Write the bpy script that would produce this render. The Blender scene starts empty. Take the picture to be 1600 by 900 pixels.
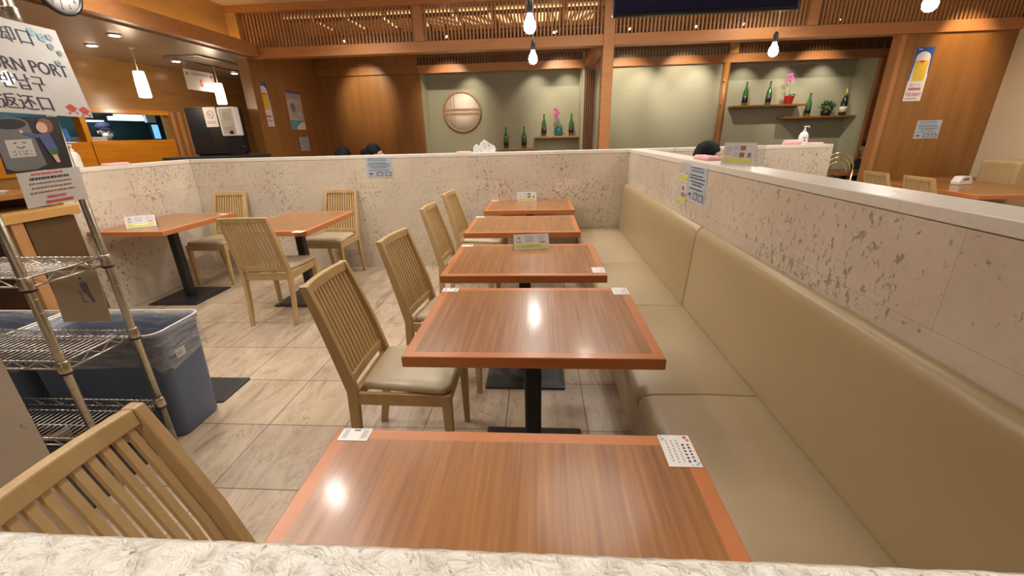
import bpy, bmesh, math, random
from mathutils import Vector, Matrix
random.seed(7)
PI = math.pi
sc = bpy.context.scene
COL = sc.collection
# ------------------------------------------------------------------ camera
yw, pt, rl, FPX, CAMH = .0695, .3563, -.0257, 650.2, 1.387
Yw = Matrix(((math.cos(yw), math.sin(yw), 0), (-math.sin(yw), math.cos(yw), 0), (0, 0, 1)))
Pm = Matrix(((1, 0, 0), (0, math.sin(pt), math.cos(pt)), (0, math.cos(pt), -math.sin(pt))))
Rm = Matrix(((math.cos(rl), math.sin(rl), 0), (-math.sin(rl), math.cos(rl), 0), (0, 0, 1)))
Mc = Rm @ Pm @ Yw
cam = bpy.data.cameras.new('camera'); co = bpy.data.objects.new('camera', cam); COL.objects.link(co)
m3 = Matrix((Mc[0], Mc[1], -Mc[2])).transposed()
co.matrix_world = Matrix.Translation((0, 0, CAMH)) @ m3.to_4x4()
cam.sensor_width = 36; cam.lens = FPX * 36 / 1600; cam.clip_start = .01; cam.clip_end = 60
sc.camera = co
# ------------------------------------------------------------------ world, exposure
sc.view_settings.view_transform = 'Standard'; sc.view_settings.look = 'None'
sc.view_settings.gamma = 1; sc.view_settings.use_curve_mapping = False
sc.view_settings.exposure = 0.08
sc.cycles.use_denoising = True
w = bpy.data.worlds.new('world'); sc.world = w; w.use_nodes = True
w.node_tree.nodes['Background'].inputs[0].default_value = (1, .86, .70, 1)
w.node_tree.nodes['Background'].inputs[1].default_value = .07
# ------------------------------------------------------------------ room lamps
WARM = (1, .80, .58); SOFT = (1, .935, .85)
def light(name, kind, loc, energy, color=WARM, size=.1, aim=None, spot=None, blend=.5):
    l = bpy.data.lights.new(name, kind); l.energy = energy; l.color = color
    if kind == 'AREA': l.shape = 'DISK'; l.size = size
    elif kind == 'SPOT': l.shadow_soft_size = size; l.spot_size = math.radians(spot); l.spot_blend = blend
    else: l.shadow_soft_size = size
    o = bpy.data.objects.new(name, l); COL.objects.link(o); o.location = loc
    if aim is not None:
        o.rotation_euler = (Vector(aim) - Vector(loc)).to_track_quat('-Z', 'Y').to_euler()
    return o
# recessed ceiling downlights of the dining room (all above the frame)
for (x, y, e) in ((-2.3, 1.0, 16), (-2.35, 2.5, 30), (-1.2, 4.1, 28), (2.2, 1.6, 9), (2.6, 3.3, 30), (4.2, 1.9, 26),
                  (4.5, 4.6, 26), (-2.9, 1.9, 15), (-3.1, 3.7, 20), (.6, 4.85, 22), (-2.2, 5.3, 20), (2.6, 5.4, 20), (-3.4, .9, 12)):
    light('ceiling_downlight', 'SPOT', (x, y, 2.93), e * 2.5, SOFT, .07, (x, y, 0), 140, .7)
light('ceiling_downlight', 'SPOT', (-.3, -.45, 2.93), 105, SOFT, .07, (-.25, 0, 0), 62, .8)
for (x, y) in ((-1.6, 1.9), (.4, 2.6), (2.6, 2.2), (-1.6, 3.9), (.8, 4.6), (3.8, 4.0)):
    light('ceiling_panel_light', 'AREA', (x, y, 2.94), 10, SOFT, .9, (x, y, 0))
# kitchen side downlights
for (x, y) in ((-4.77, 4.8), (-4.13, 4.42), (-4.74, 5.87), (-4.79, 7.05), (-4.5, 3.2)):
    light('kitchen_downlight', 'SPOT', (x, y, 2.355), 16, WARM, .04, (x, y, 0), 120, .6)
# spotlights aimed at the booths
SPOTS = [(-2.88, -2.95), (-1.35, -1.55), (.22, .40), (1.27, 1.45), (2.2, 2.35), (2.83, 3.45), (4.1, 4.45)]
for sx, tx in SPOTS:
    light('booth_spotlight_beam', 'SPOT', (sx, 6.93, 2.66), 62, (1, .84, .64), .02, (tx, 7.75, 2.02), 62, .8)
for x in (-1.2, -.05, .5, 3.5, 4.15, 4.8):      # small lamps inside the alcoves
    light('alcove_downlight', 'SPOT', (x, 7.93, 2.57), 17, (1, .90, .72), .02, (x, 8.22, 1.5), 84, .8)
for x in (1.75, 2.6):
    light('alcove_downlight', 'SPOT', (x, 7.30, 2.62), 22, (1, .90, .72), .02, (x, 7.72, 1.5), 80, .8)
light('booth_spotlight_beam', 'SPOT', (4.9, 5.4, 2.80), 60, (1, .72, .42), .02, (5.05, 6, 2.2), 60, .9)
# ------------------------------------------------------------------ material helpers
def nt(name):
    m = bpy.data.materials.new(name); m.use_nodes = True
    t = m.node_tree; b = t.nodes['Principled BSDF']
    return m, t, b
def N(t, typ, **k):
    n = t.nodes.new(typ)
    for a, v in k.items(): setattr(n, a, v)
    return n
def ramp(t, src, pts):
    r = N(t, 'ShaderNodeValToRGB'); e = r.color_ramp.elements
    while len(e) > 1: e.remove(e[-1])
    e[0].position = pts[0][0]; e[0].color = (*pts[0][1], 1)
    for p, c in pts[1:]:
        q = e.new(p); q.color = (*c, 1)
    t.links.new(src, r.inputs[0]); return r
def mixc(t, fac, a, b, mode='MIX'):
    m = N(t, 'ShaderNodeMix', data_type='RGBA', blend_type=mode)
    for s, v in ((0, fac), (6, a), (7, b)):
        if isinstance(v, (int, float)): m.inputs[s].default_value = v
        elif isinstance(v, tuple): m.inputs[s].default_value = (*v, 1)
        else: t.links.new(v, m.inputs[s])
    return m.outputs[2]
def noise(t, vec, scale, detail=3, rough=.5, dist=0):
    n = N(t, 'ShaderNodeTexNoise'); n.inputs['Scale'].default_value = scale; n.inputs['Detail'].default_value = detail
    n.inputs['Roughness'].default_value = rough; n.inputs['Distortion'].default_value = dist
    t.links.new(vec, n.inputs['Vector']); return n.outputs['Fac']
def mapped(t, scale=(1, 1, 1), loc=(0, 0, 0), rot=(0, 0, 0)):
    c = N(t, 'ShaderNodeTexCoord'); m = N(t, 'ShaderNodeMapping')
    m.inputs['Scale'].default_value = scale; m.inputs['Location'].default_value = loc; m.inputs['Rotation'].default_value = rot
    t.links.new(c.outputs['Object'], m.inputs['Vector']); return m.outputs[0]
def bump(t, b, h, strength, dist=.01):
    n = N(t, 'ShaderNodeBump'); n.inputs['Strength'].default_value = strength; n.inputs['Distance'].default_value = dist
    t.links.new(h, n.inputs['Height']); t.links.new(n.outputs[0], b.inputs['Normal'])
def plain(name, c, rough=.5, metal=0, var=.06, vs=12, emit=None, es=1, spec=.5, coat=0, alpha=1, trans=0):
    m, t, b = nt(name)
    v = mapped(t); f = noise(t, v, vs, 3)
    lo = tuple(x * (1 - var) for x in c); hi = tuple(min(1, x * (1 + var)) for x in c)
    r = ramp(t, f, [(.3, lo), (.7, hi)])
    t.links.new(r.outputs[0], b.inputs['Base Color'])
    b.inputs['Roughness'].default_value = rough; b.inputs['Metallic'].default_value = metal
    b.inputs['Specular IOR Level'].default_value = spec; b.inputs['Coat Weight'].default_value = coat
    b.inputs['Alpha'].default_value = alpha; b.inputs['Transmission Weight'].default_value = trans
    if emit:
        b.inputs['Emission Color'].default_value = (*emit, 1); b.inputs['Emission Strength'].default_value = es
    return m
def wood(name, c1, c2, scale, rough=.35, big=.12, coat=0, fine=(.3, .7), spec=.5):
    m, t, b = nt(name)
    v = mapped(t, scale); f = noise(t, v, 1, 5, .6, .3)
    g = noise(t, mapped(t, tuple(s * .2 for s in scale)), 1, 2)
    r = ramp(t, f, [(fine[0], c2), (fine[1], c1)])
    o = mixc(t, g, tuple(1 - big for _ in range(3)), (1, 1, 1))
    out = mixc(t, 1.0, r.outputs[0], o, 'MULTIPLY')
    t.links.new(out, b.inputs['Base Color'])
    b.inputs['Roughness'].default_value = rough; b.inputs['Coat Weight'].default_value = coat; b.inputs['Coat Roughness'].default_value = .12
    b.inputs['Specular IOR Level'].default_value = spec
    bump(t, b, f, .06, .004)
    if coat > .3:      # slightly crackled lacquer
        q = N(t, 'ShaderNodeBump'); q.inputs['Strength'].default_value = .05; q.inputs['Distance'].default_value = .002
        t.links.new(noise(t, mapped(t), 130, 2), q.inputs['Height']); t.links.new(q.outputs[0], b.inputs['Coat Normal'])
        b.inputs['Coat Roughness'].default_value = .14
    return m
def stone(name, c1, c2, cp, joints=True, pit=.5, rough=.45, ps=26, bmp=.5, pdist=.35):
    """fossil travertine: creamy, clouded, with clusters of brown pits and thin slab joints"""
    m, t, b = nt(name)
    v = mapped(t, (1, 1, 1.0))
    cl = noise(t, v, 3.2, 4, .6, .4)
    base = ramp(t, cl, [(.3, c1), (.7, c2)]).outputs[0]
    # pits stretched horizontally, gathered in patches
    pv = mapped(t, (1.0, 1.0, .62))
    a = noise(t, pv, ps, 3.5, .62, pdist)
    patch = noise(t, v, 2.0, 3, .5, .3)
    mu = N(t, 'ShaderNodeMath', operation='MULTIPLY_ADD'); t.links.new(patch, mu.inputs[0]); mu.inputs[1].default_value = -.38; mu.inputs[2].default_value = pit + .25
    sb = N(t, 'ShaderNodeMath', operation='SUBTRACT'); t.links.new(a, sb.inputs[0]); t.links.new(mu.outputs[0], sb.inputs[1])
    pr = ramp(t, sb.outputs[0], [(.0, (0, 0, 0)), (.07, (1, 1, 1))])
    col = mixc(t, pr.outputs[0], base, cp)
    fn = noise(t, v, 60, 3)
    col = mixc(t, .35, col, mixc(t, fn, tuple(x * .75 for x in c1), c2))
    hgt = N(t, 'ShaderNodeMath', operation='SUBTRACT'); hgt.inputs[0].default_value = 1; t.links.new(pr.outputs[0], hgt.inputs[1])
    if joints:
        c = N(t, 'ShaderNodeTexCoord'); s = N(t, 'ShaderNodeSeparateXYZ'); t.links.new(c.outputs['Object'], s.inputs[0])
        ad = N(t, 'ShaderNodeMath', operation='ADD'); t.links.new(s.outputs[0], ad.inputs[0]); t.links.new(s.outputs[1], ad.inputs[1])
        cb = N(t, 'ShaderNodeCombineXYZ'); t.links.new(ad.outputs[0], cb.inputs[0]); t.links.new(s.outputs[2], cb.inputs[1])
        br = N(t, 'ShaderNodeTexBrick'); t.links.new(cb.outputs[0], br.inputs['Vector'])
        br.inputs['Scale'].default_value = 1; br.inputs['Brick Width'].default_value = .62; br.inputs['Row Height'].default_value = .31
        br.inputs['Mortar Size'].default_value = .0012; br.inputs['Mortar Smooth'].default_value = .2
        br.inputs['Color1'].default_value = (1, 1, 1, 1); br.inputs['Color2'].default_value = (.9, .9, .92, 1); br.inputs['Mortar'].default_value = (.72, .68, .62, 1)
        col = mixc(t, 1.0, col, br.outputs['Color'], 'MULTIPLY')
    t.links.new(col, b.inputs['Base Color']); b.inputs['Roughness'].default_value = rough
    bump(t, b, hgt.outputs[0], bmp, .006)
    return m
def tiles(name):
    m, t, b = nt(name)
    v = mapped(t, (1, 1, 1), (1.40, -.055, 0))
    br = N(t, 'ShaderNodeTexBrick'); br.offset = 0; br.squash = 1; t.links.new(v, br.inputs['Vector'])
    br.inputs['Scale'].default_value = 1; br.inputs['Brick Width'].default_value = .41; br.inputs['Row Height'].default_value = .41
    br.inputs['Mortar Size'].default_value = .0035; br.inputs['Mortar Smooth'].default_value = .3; br.inputs['Bias'].default_value = 0
    br.inputs['Color1'].default_value = (0, 0, 0, 1); br.inputs['Color2'].default_value = (1, 1, 1, 1)
    vv = mapped(t, (1, 1, 1), (0, 0, 0), (0, 0, .6)); vs = mapped(t, (1, .28, 1), (0, 0, 0), (0, 0, -.55))
    n1 = noise(t, vs, 7, 6, .65, 1.6); n2 = noise(t, vv, 3, 3)
    c = ramp(t, n1, [(.30, (.33, .24, .155)), (.43, (.52, .405, .29)), (.6, (.62, .50, .37)), (.8, (.68, .58, .46))]).outputs[0]
    c = mixc(t, 1.0, c, mixc(t, n2, (.84, .84, .84), (1, 1, 1)), 'MULTIPLY')
    vr = ramp(t, noise(t, vs, 5.3, 6, .7, .8), [(.488, (0, 0, 0)), (.5, (1, 1, 1)), (.512, (0, 0, 0))]).outputs[0]
    c = mixc(t, mixc(t, .6, (0, 0, 0), vr), c, (.26, .19, .13))
    c = mixc(t, 1.0, c, mixc(t, br.outputs['Color'], (.84, .85, .88), (1, 1, .97)), 'MULTIPLY')
    c = mixc(t, br.outputs['Fac'], c, (.17, .13, .09))
    t.links.new(c, b.inputs['Base Color'])
    b.inputs['Roughness'].default_value = .38
    h = N(t, 'ShaderNodeMath', operation='SUBTRACT'); t.links.new(n1, h.inputs[0]); t.links.new(br.outputs['Fac'], h.inputs[1])
    bump(t, b, h.outputs[0], .3, .006)
    return m
def leather(name, c):
    m, t, b = nt(name)
    v = mapped(t); n = noise(t, v, 2.2, 3); g = N(t, 'ShaderNodeTexVoronoi'); g.inputs['Scale'].default_value = 420; t.links.new(v, g.inputs['Vector'])
    r = ramp(t, n, [(.3, tuple(x * .93 for x in c)), (.7, c)])
    t.links.new(r.outputs[0], b.inputs['Base Color']); b.inputs['Roughness'].default_value = .38
    b.inputs['Coat Weight'].default_value = .15; b.inputs['Coat Roughness'].default_value = .3
    bump(t, b, g.outputs[0], .08, .001); return m
def fabricwall(name, c):
    m, t, b = nt(name)
    v = mapped(t, (8, 8, 90)); n = noise(t, v, 1, 4)
    r = ramp(t, n, [(.3, tuple(x * .88 for x in c)), (.7, c)])
    t.links.new(r.outputs[0], b.inputs['Base Color']); b.inputs['Roughness'].default_value = .9
    bump(t, b, n, .15, .003); return m
def pebbled(name):
    m, t, b = nt(name)
    v = mapped(t); a = noise(t, v, 95, 4, .6, .5); c = noise(t, v, 7, 4, .6, .3); d = noise(t, v, 210, 2, .5, .2)
    base = ramp(t, c, [(.3, (.77, .74, .66)), (.6, (.84, .82, .77))]).outputs[0]
    col = mixc(t, ramp(t, a, [(.36, (1, 1, 1)), (.50, (0, 0, 0))]).outputs[0], base, (.64, .60, .52))
    col = mixc(t, ramp(t, d, [(.27, (1, 1, 1)), (.33, (0, 0, 0))]).outputs[0], col, (.36, .31, .24))
    col = mixc(t, ramp(t, a, [(.55, (0, 0, 0)), (.72, (1, 1, 1))]).outputs[0], col, (.89, .87, .82))
    t.links.new(col, b.inputs['Base Color']); b.inputs['Roughness'].default_value = .45
    bump(t, b, a, .8, .008); return m
M = {}
M['floor'] = tiles('stone_tiles')
M['stone'] = stone('fossil_travertine', (.62, .52, .405), (.75, .665, .54), (.26, .175, .10), pit=.535, ps=56)
M['cap'] = stone('travertine_cap', (.74, .69, .61), (.83, .79, .72), (.50, .42, .32), False, pit=.60, ps=40, rough=.3)
M['counter'] = pebbled('rough_travertine_top')
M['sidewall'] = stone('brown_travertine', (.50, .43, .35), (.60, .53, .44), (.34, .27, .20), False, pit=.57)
M['oak'] = wood('pale_oak', (.60, .42, .205), (.50, .33, .145), (26, 26, 3), .42)
M['veneer'] = wood('walnut_veneer', (.41, .18, .055), (.22, .085, .025), (70, 2.4, 10), .34, .10, .40)
M['veneer_y'] = wood('walnut_veneer_lengthwise', (.41, .18, .055), (.24, .095, .03), (70, 2.4, 10), .34, .10, .40)
M['rim'] = wood('orange_beech_rim', (.56, .205, .065), (.47, .155, .045), (5, 5, 40), .36, .05, .2)
M['panelwood'] = wood('brown_panel_wood', (.36, .165, .045), (.27, .115, .028), (9, 9, .8), .36, .15, .2)
M['beamwood'] = wood('reddish_beam_wood', (.50, .225, .085), (.42, .175, .06), (3, 9, 30), .4, .06)
M['covewood'] = wood('honey_wood', (.58, .34, .11), (.48, .26, .075), (9, 2, 9), .4, .08)
M['slatwood'] = wood('slat_wood', (.52, .27, .11), (.42, .20, .075), (30, 30, 3), .45)
M['darkslat'] = wood('dark_slat_wood', (.24, .115, .05), (.17, .08, .033), (30, 30, 3), .45)
M['kitchenwood'] = wood('kitchen_wood', (.44, .235, .075), (.35, .17, .045), (9, 1.2, 9), .22, .1, .15, spec=.8)
M['orangewood'] = wood('varnished_orange_wood', (.72, .30, .025), (.56, .20, .012), (8, 1.6, 18), .25, .1, .3)
M['trunk'] = wood('round_post_wood', (.50, .22, .07), (.30, .12, .035), (14, 14, 2), .35)
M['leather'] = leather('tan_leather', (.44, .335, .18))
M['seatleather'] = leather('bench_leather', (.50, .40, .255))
M['chairseat'] = leather('beige_vinyl', (.56, .47, .31))
M['blackmetal'] = plain('black_powder_coat', (.018, .018, .02), .45)
M['black'] = plain('black_plastic', (.012, .012, .014), .4)
M['matblack'] = plain('black_rubber', (.03, .029, .028), .7)
M['chrome'] = plain('zinc_wire', (.60, .58, .54), .28, 1)
M['post'] = plain('zinc_post', (.55, .50, .42), .3, 1)
M['white'] = plain('white_paper', (.80, .79, .78), .55, var=.01)
M['offwhite'] = plain('laminated_paper', (.62, .60, .585), .25, var=.01, coat=.5)
M['cream'] = plain('cream_wall', (.70, .58, .40), .7, var=.03, vs=3)
M['green'] = fabricwall('sage_wall_cloth', (.42, .41, .30))
M['greenedge'] = fabricwall('pale_sage_return', (.50, .50, .37))
M['ceiling'] = plain('beige_ceiling', (.62, .47, .30), .7, var=.03, vs=2)
M['sheen'] = plain('brushed_bronze_ceiling', (.34, .26, .19), .30, .35, var=.05, vs=1.2)
M['teal'] = plain('kitchen_teal', (.035, .085, .095), .5)
M['steel'] = plain('steel', (.5, .52, .53), .3, 1)
M['blue'] = plain('bin_blue', (.105, .15, .25), .45, var=.05, vs=4)
M['ink'] = plain('black_ink', (.03, .03, .06), .5)
M['grayink'] = plain('grey_ink', (.30, .30, .33), .5)
M['red'] = plain('red_ink', (.60, .06, .06), .5)
M['crimson'] = plain('crimson_ink', (.62, .08, .16), .5)
M['pinkish'] = plain('pink_cloth', (.75, .42, .42), .9)
M['yellow'] = plain('yellow_stripe', (.58, .58, .10), .5)
M['beer'] = plain('beer_yellow', (.80, .55, .06), .5)
M['paleblue'] = plain('pale_blue_paper', (.42, .52, .60), .5, var=.02)
M['skyblue'] = plain('blue_flower_ink', (.30, .52, .66), .5)
M['posterblue'] = plain('poster_blue', (.03, .09, .40), .4)
M['aqua'] = plain('poster_aqua', (.12, .42, .50), .4)
M['lilac'] = plain('poster_lilac', (.45, .42, .58), .5)
M['charcoal'] = plain('charcoal_ink', (.012, .009, .014), .4)
M['greyprint'] = plain('grey_print', (.17, .17, .175), .5)
M['skinprint'] = plain('skin_print', (.72, .48, .36), .6)
M['brownprint'] = plain('brown_print', (.25, .11, .06), .6)
M['navyprint'] = plain('navy_print', (.08, .11, .28), .6)
M['card'] = plain('brown_card', (.50, .41, .29), .7)
M['tan'] = plain('cream_seat', (.52, .38, .20), .5)
M['bottle'] = plain('green_glass', (.035, .15, .035), .08, var=.02, spec=.8, coat=.6)
M['darkglass'] = plain('dark_glass', (.01, .02, .015), .08, spec=.8)
M['gold'] = plain('gold_foil', (.65, .45, .12), .3, .8)
M['brass'] = plain('brass', (.75, .62, .30), .2, 1)
M['label'] = plain('bottle_label', (.75, .75, .66), .6)
M['pot_blue'] = plain('glazed_blue_pot', (.03, .18, .24), .15, coat=.5)
M['pot_red'] = plain('red_foil_pot', (.50, .035, .03), .3, .2)
M['leaf'] = plain('leaf_green', (.04, .12, .03), .5, var=.3)
M['stem'] = plain('stem_green', (.14, .22, .07), .5)
M['petal'] = plain('orchid_pink', (.75, .16, .50), .5, var=.2)
M['washi'] = plain('washi_paper', (.66, .58, .50), .8, var=.08, vs=5)
M['ring'] = plain('bent_wood_ring', (.40, .24, .09), .5)
M['ringbar'] = plain('ring_bars', (.45, .24, .13), .5)
M['hair'] = plain('black_hair', (.008, .007, .008), .75, spec=.25)
M['skin'] = plain('skin', (.55, .34, .24), .55, var=.03)
M['shirt'] = plain('dark_shirt', (.02, .02, .028), .8)
M['shirt2'] = plain('white_uniform', (.7, .7, .7), .8)
M['navy'] = plain('navy_cap', (.02, .025, .06), .8)
M['soap'] = plain('white_bottle', (.80, .78, .76), .3, var=.02)
M['bluelabel'] = plain('blue_label', (.08, .10, .35), .5)
M['bulb'] = plain('lit_bulb', (1, 1, 1), .3, emit=(1, .95, .86), es=170)
M['shade'] = plain('lit_shade', (1, .95, .85), .5, emit=(1, .83, .60), es=7)
M['lamp'] = plain('lit_downlight', (1, 1, 1), .5, emit=(1, .88, .70), es=14)
M['spotlens'] = plain('lit_spot_lens', (1, 1, 1), .5, emit=(1, .92, .78), es=30)
M['louvreglow'] = plain('lit_louvre_backing', (1, .9, .7), .6, emit=(1, .66, .32), es=1.3)
M['covestrip'] = plain('lit_cove_strip', (1, .9, .7), .6, emit=(1, .70, .34), es=9)
M['tvscreen'] = plain('tv_screen', (.004, .007, .035), .12, var=.02, coat=.5)
M['tvbody'] = plain('tv_body', (.012, .013, .018), .35)
M['screenglow'] = plain('lit_display', (.2, .5, .9), .4, emit=(.15, .45, .9), es=1.2)
M['hood'] = plain('kitchen_tube_light', (.8, .9, .95), .4, emit=(.7, .85, 1), es=1.3)
def clear(name, tint, mix, rough=.1):
    m, t, b = nt(name)
    v = mapped(t, (3, 3, 18)); n = noise(t, v, 3, 4, .6, 1.2)
    r = ramp(t, n, [(.38, (mix * .5,) * 3), (.62, (min(1, mix * 1.7),) * 3)])
    tr = N(t, 'ShaderNodeBsdfTransparent'); tr.inputs[0].default_value = (.95, .95, .95, 1)
    ms = N(t, 'ShaderNodeMixShader'); t.links.new(r.outputs[0], ms.inputs[0]); t.links.new(tr.outputs[0], ms.inputs[1]); t.links.new(b.outputs[0], ms.inputs[2])
    b.inputs['Base Color'].default_value = (*tint, 1); b.inputs['Roughness'].default_value = rough
    bump(t, b, n, .6, .01)
    t.links.new(ms.outputs[0], t.nodes['Material Output'].inputs[0]); return m
M['liner'] = clear('clear_bin_liner', (.72, .70, .68), .22, .25)
M['acrylic'] = clear('clear_acrylic', (.75, .75, .73), .16, .05)
M['bulbglass'] = clear('bulb_glass', (.9, .9, .9), .1, .05)
# ------------------------------------------------------------------ mesh helpers
class MB:
    def __init__(s): s.v = []; s.f = []; s.m = []; s.mats = []; s.sm = []
    def mi(s, m):
        if m not in s.mats: s.mats.append(m)
        return s.mats.index(m)
    def add(s, vs, fs, m, smooth=False):
        b = len(s.v); s.v += [Vector(p) for p in vs]; k = s.mi(m)
        for f in fs: s.f.append([i + b for i in f]); s.m.append(k); s.sm.append(smooth)
    def box(s, a, b, m, X=None):
        x0, y0, z0 = a; x1, y1, z1 = b
        vs = [Vector(p) for p in ((x0, y0, z0), (x1, y0, z0), (x1, y1, z0), (x0, y1, z0), (x0, y0, z1), (x1, y0, z1), (x1, y1, z1), (x0, y1, z1))]
        if X is not None: vs = [X @ p for p in vs]
        s.add(vs, [(0, 3, 2, 1), (4, 5, 6, 7), (0, 1, 5, 4), (1, 2, 6, 5), (2, 3, 7, 6), (3, 0, 4, 7)], m)
    def quad(s, p, m): s.add(p, [tuple(range(len(p)))], m)
    def tube(s, pts, r, m, n=8, closed=False, smooth=True):
        pts = [Vector(p) for p in pts]; R = r if isinstance(r, (list, tuple)) else [r] * len(pts)
        vs = []; L = len(pts); up = None
        for i, p in enumerate(pts):
            if closed: d = pts[(i + 1) % L] - pts[i - 1]
            else: d = pts[min(i + 1, L - 1)] - pts[max(i - 1, 0)]
            d.normalize()
            if up is None: up = Vector((0, 0, 1)) if abs(d.z) < .9 else Vector((1, 0, 0))
            a = up - d * up.dot(d); a.normalize(); up = a; b = d.cross(a)
            for k in range(n):
                t = 2 * PI * k / n; vs.append(p + (a * math.cos(t) + b * math.sin(t)) * R[i])
        fs = []
        for i in range(L if closed else L - 1):
            j = (i + 1) % L
            for k in range(n): fs.append((i * n + k, i * n + (k + 1) % n, j * n + (k + 1) % n, j * n + k))
        if not closed: fs += [tuple(range(n))[::-1], tuple((L - 1) * n + k for k in range(n))]
        s.add(vs, fs, m, smooth)
    def lathe(s, prof, m, c=(0, 0, 0), n=20, X=None, smooth=True):
        vs = []; c = Vector(c)
        for r, z in prof:
            for k in range(n):
                t = 2 * PI * k / n; p = Vector((r * math.cos(t), r * math.sin(t), z))
                if X is not None: p = X @ p
                vs.append(p + c)
        fs = []
        for i in range(len(prof) - 1):
            for k in range(n): fs.append((i * n + k, i * n + (k + 1) % n, (i + 1) * n + (k + 1) % n, (i + 1) * n + k))
        fs += [tuple(range(n))[::-1], tuple((len(prof) - 1) * n + k for k in range(n))]
        s.add(vs, fs, m, smooth)
    def loft(s, loops, m, cap=(True, True), smooth=False, closed=True):
        n = len(loops[0]); vs = [p for l in loops for p in l]; fs = []
        for i in range(len(loops) - 1):
            for k in range(n if closed else n - 1): fs.append((i * n + k, i * n + (k + 1) % n, (i + 1) * n + (k + 1) % n, (i + 1) * n + k))
        if cap[0]: fs.append(tuple(range(n))[::-1])
        if cap[1]: fs.append(tuple((len(loops) - 1) * n + k for k in range(n)))
        s.add(vs, fs, m, smooth)
    def build(s, name, parent=None, bevel=0, seg=2, loc=None, recalc=True):
        me = bpy.data.meshes.new(name); me.from_pydata([tuple(p) for p in s.v], [], s.f)
        for m in s.mats: me.materials.append(m)
        me.polygons.foreach_set('material_index', s.m); me.polygons.foreach_set('use_smooth', s.sm)
        if recalc:
            bm = bmesh.new(); bm.from_mesh(me); bmesh.ops.recalc_face_normals(bm, faces=bm.faces); bm.to_mesh(me); bm.free()
        me.update()
        o = bpy.data.objects.new(name, me); COL.objects.link(o)
        if parent: o.parent = parent
        if loc: o.location = loc
        if bevel:
            b = o.modifiers.new('bevel', 'BEVEL'); b.width = bevel; b.segments = seg; b.limit_method = 'ANGLE'; b.angle_limit = .6
        return o
def thing(name, label, cat, loc=(0, 0, 0), rz=0, group=None):
    o = bpy.data.objects.new(name, None); COL.objects.link(o); o.location = loc; o.rotation_euler = (0, 0, rz)
    o.empty_display_size = .1
    o['label'] = label; o['category'] = cat
    if group: o['group'] = group
    return o
def tag(o, label, cat, group=None):
    o['label'] = label; o['category'] = cat
    if group: o['group'] = group
    return o
def struct(o): o['kind'] = 'structure'; return o
def dup(root, loc, rz, label, group=None):
    r = root.copy(); COL.objects.link(r); r.location = loc; r.rotation_euler = (0, 0, rz); r['label'] = label
    if group: r['group'] = group
    for ch in list(root.children):
        c = ch.copy(); COL.objects.link(c); c.parent = r
        for g in list(ch.children):
            d = g.copy(); COL.objects.link(d); d.parent = c
    return r
def rrect(x0, x1, y0, y1, z, r, n=4):
    out = []
    for cx, cy, a0 in ((x1 - r, y1 - r, 0), (x0 + r, y1 - r, PI / 2), (x0 + r, y0 + r, PI), (x1 - r, y0 + r, 1.5 * PI)):
        for k in range(n + 1):
            a = a0 + PI / 2 * k / n; out.append(Vector((cx + r * math.cos(a), cy + r * math.sin(a), z)))
    return out
_tc = {}
def text_mesh(body):
    if body in _tc: return _tc[body]
    cu = bpy.data.curves.new('lettering', 'FONT'); cu.body = body; cu.size = 1; cu.resolution_u = 3
    o = bpy.data.objects.new('lettering', cu); COL.objects.link(o)
    bpy.context.view_layer.update()
    me = bpy.data.meshes.new_from_object(o.evaluated_get(bpy.context.evaluated_depsgraph_get()))
    vs = [v.co.copy() for v in me.vertices]; fs = [tuple(p.vertices) for p in me.polygons]
    bpy.data.objects.remove(o); bpy.data.curves.remove(cu); bpy.data.meshes.remove(me)
    _tc[body] = (vs, fs); return vs, fs
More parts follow.
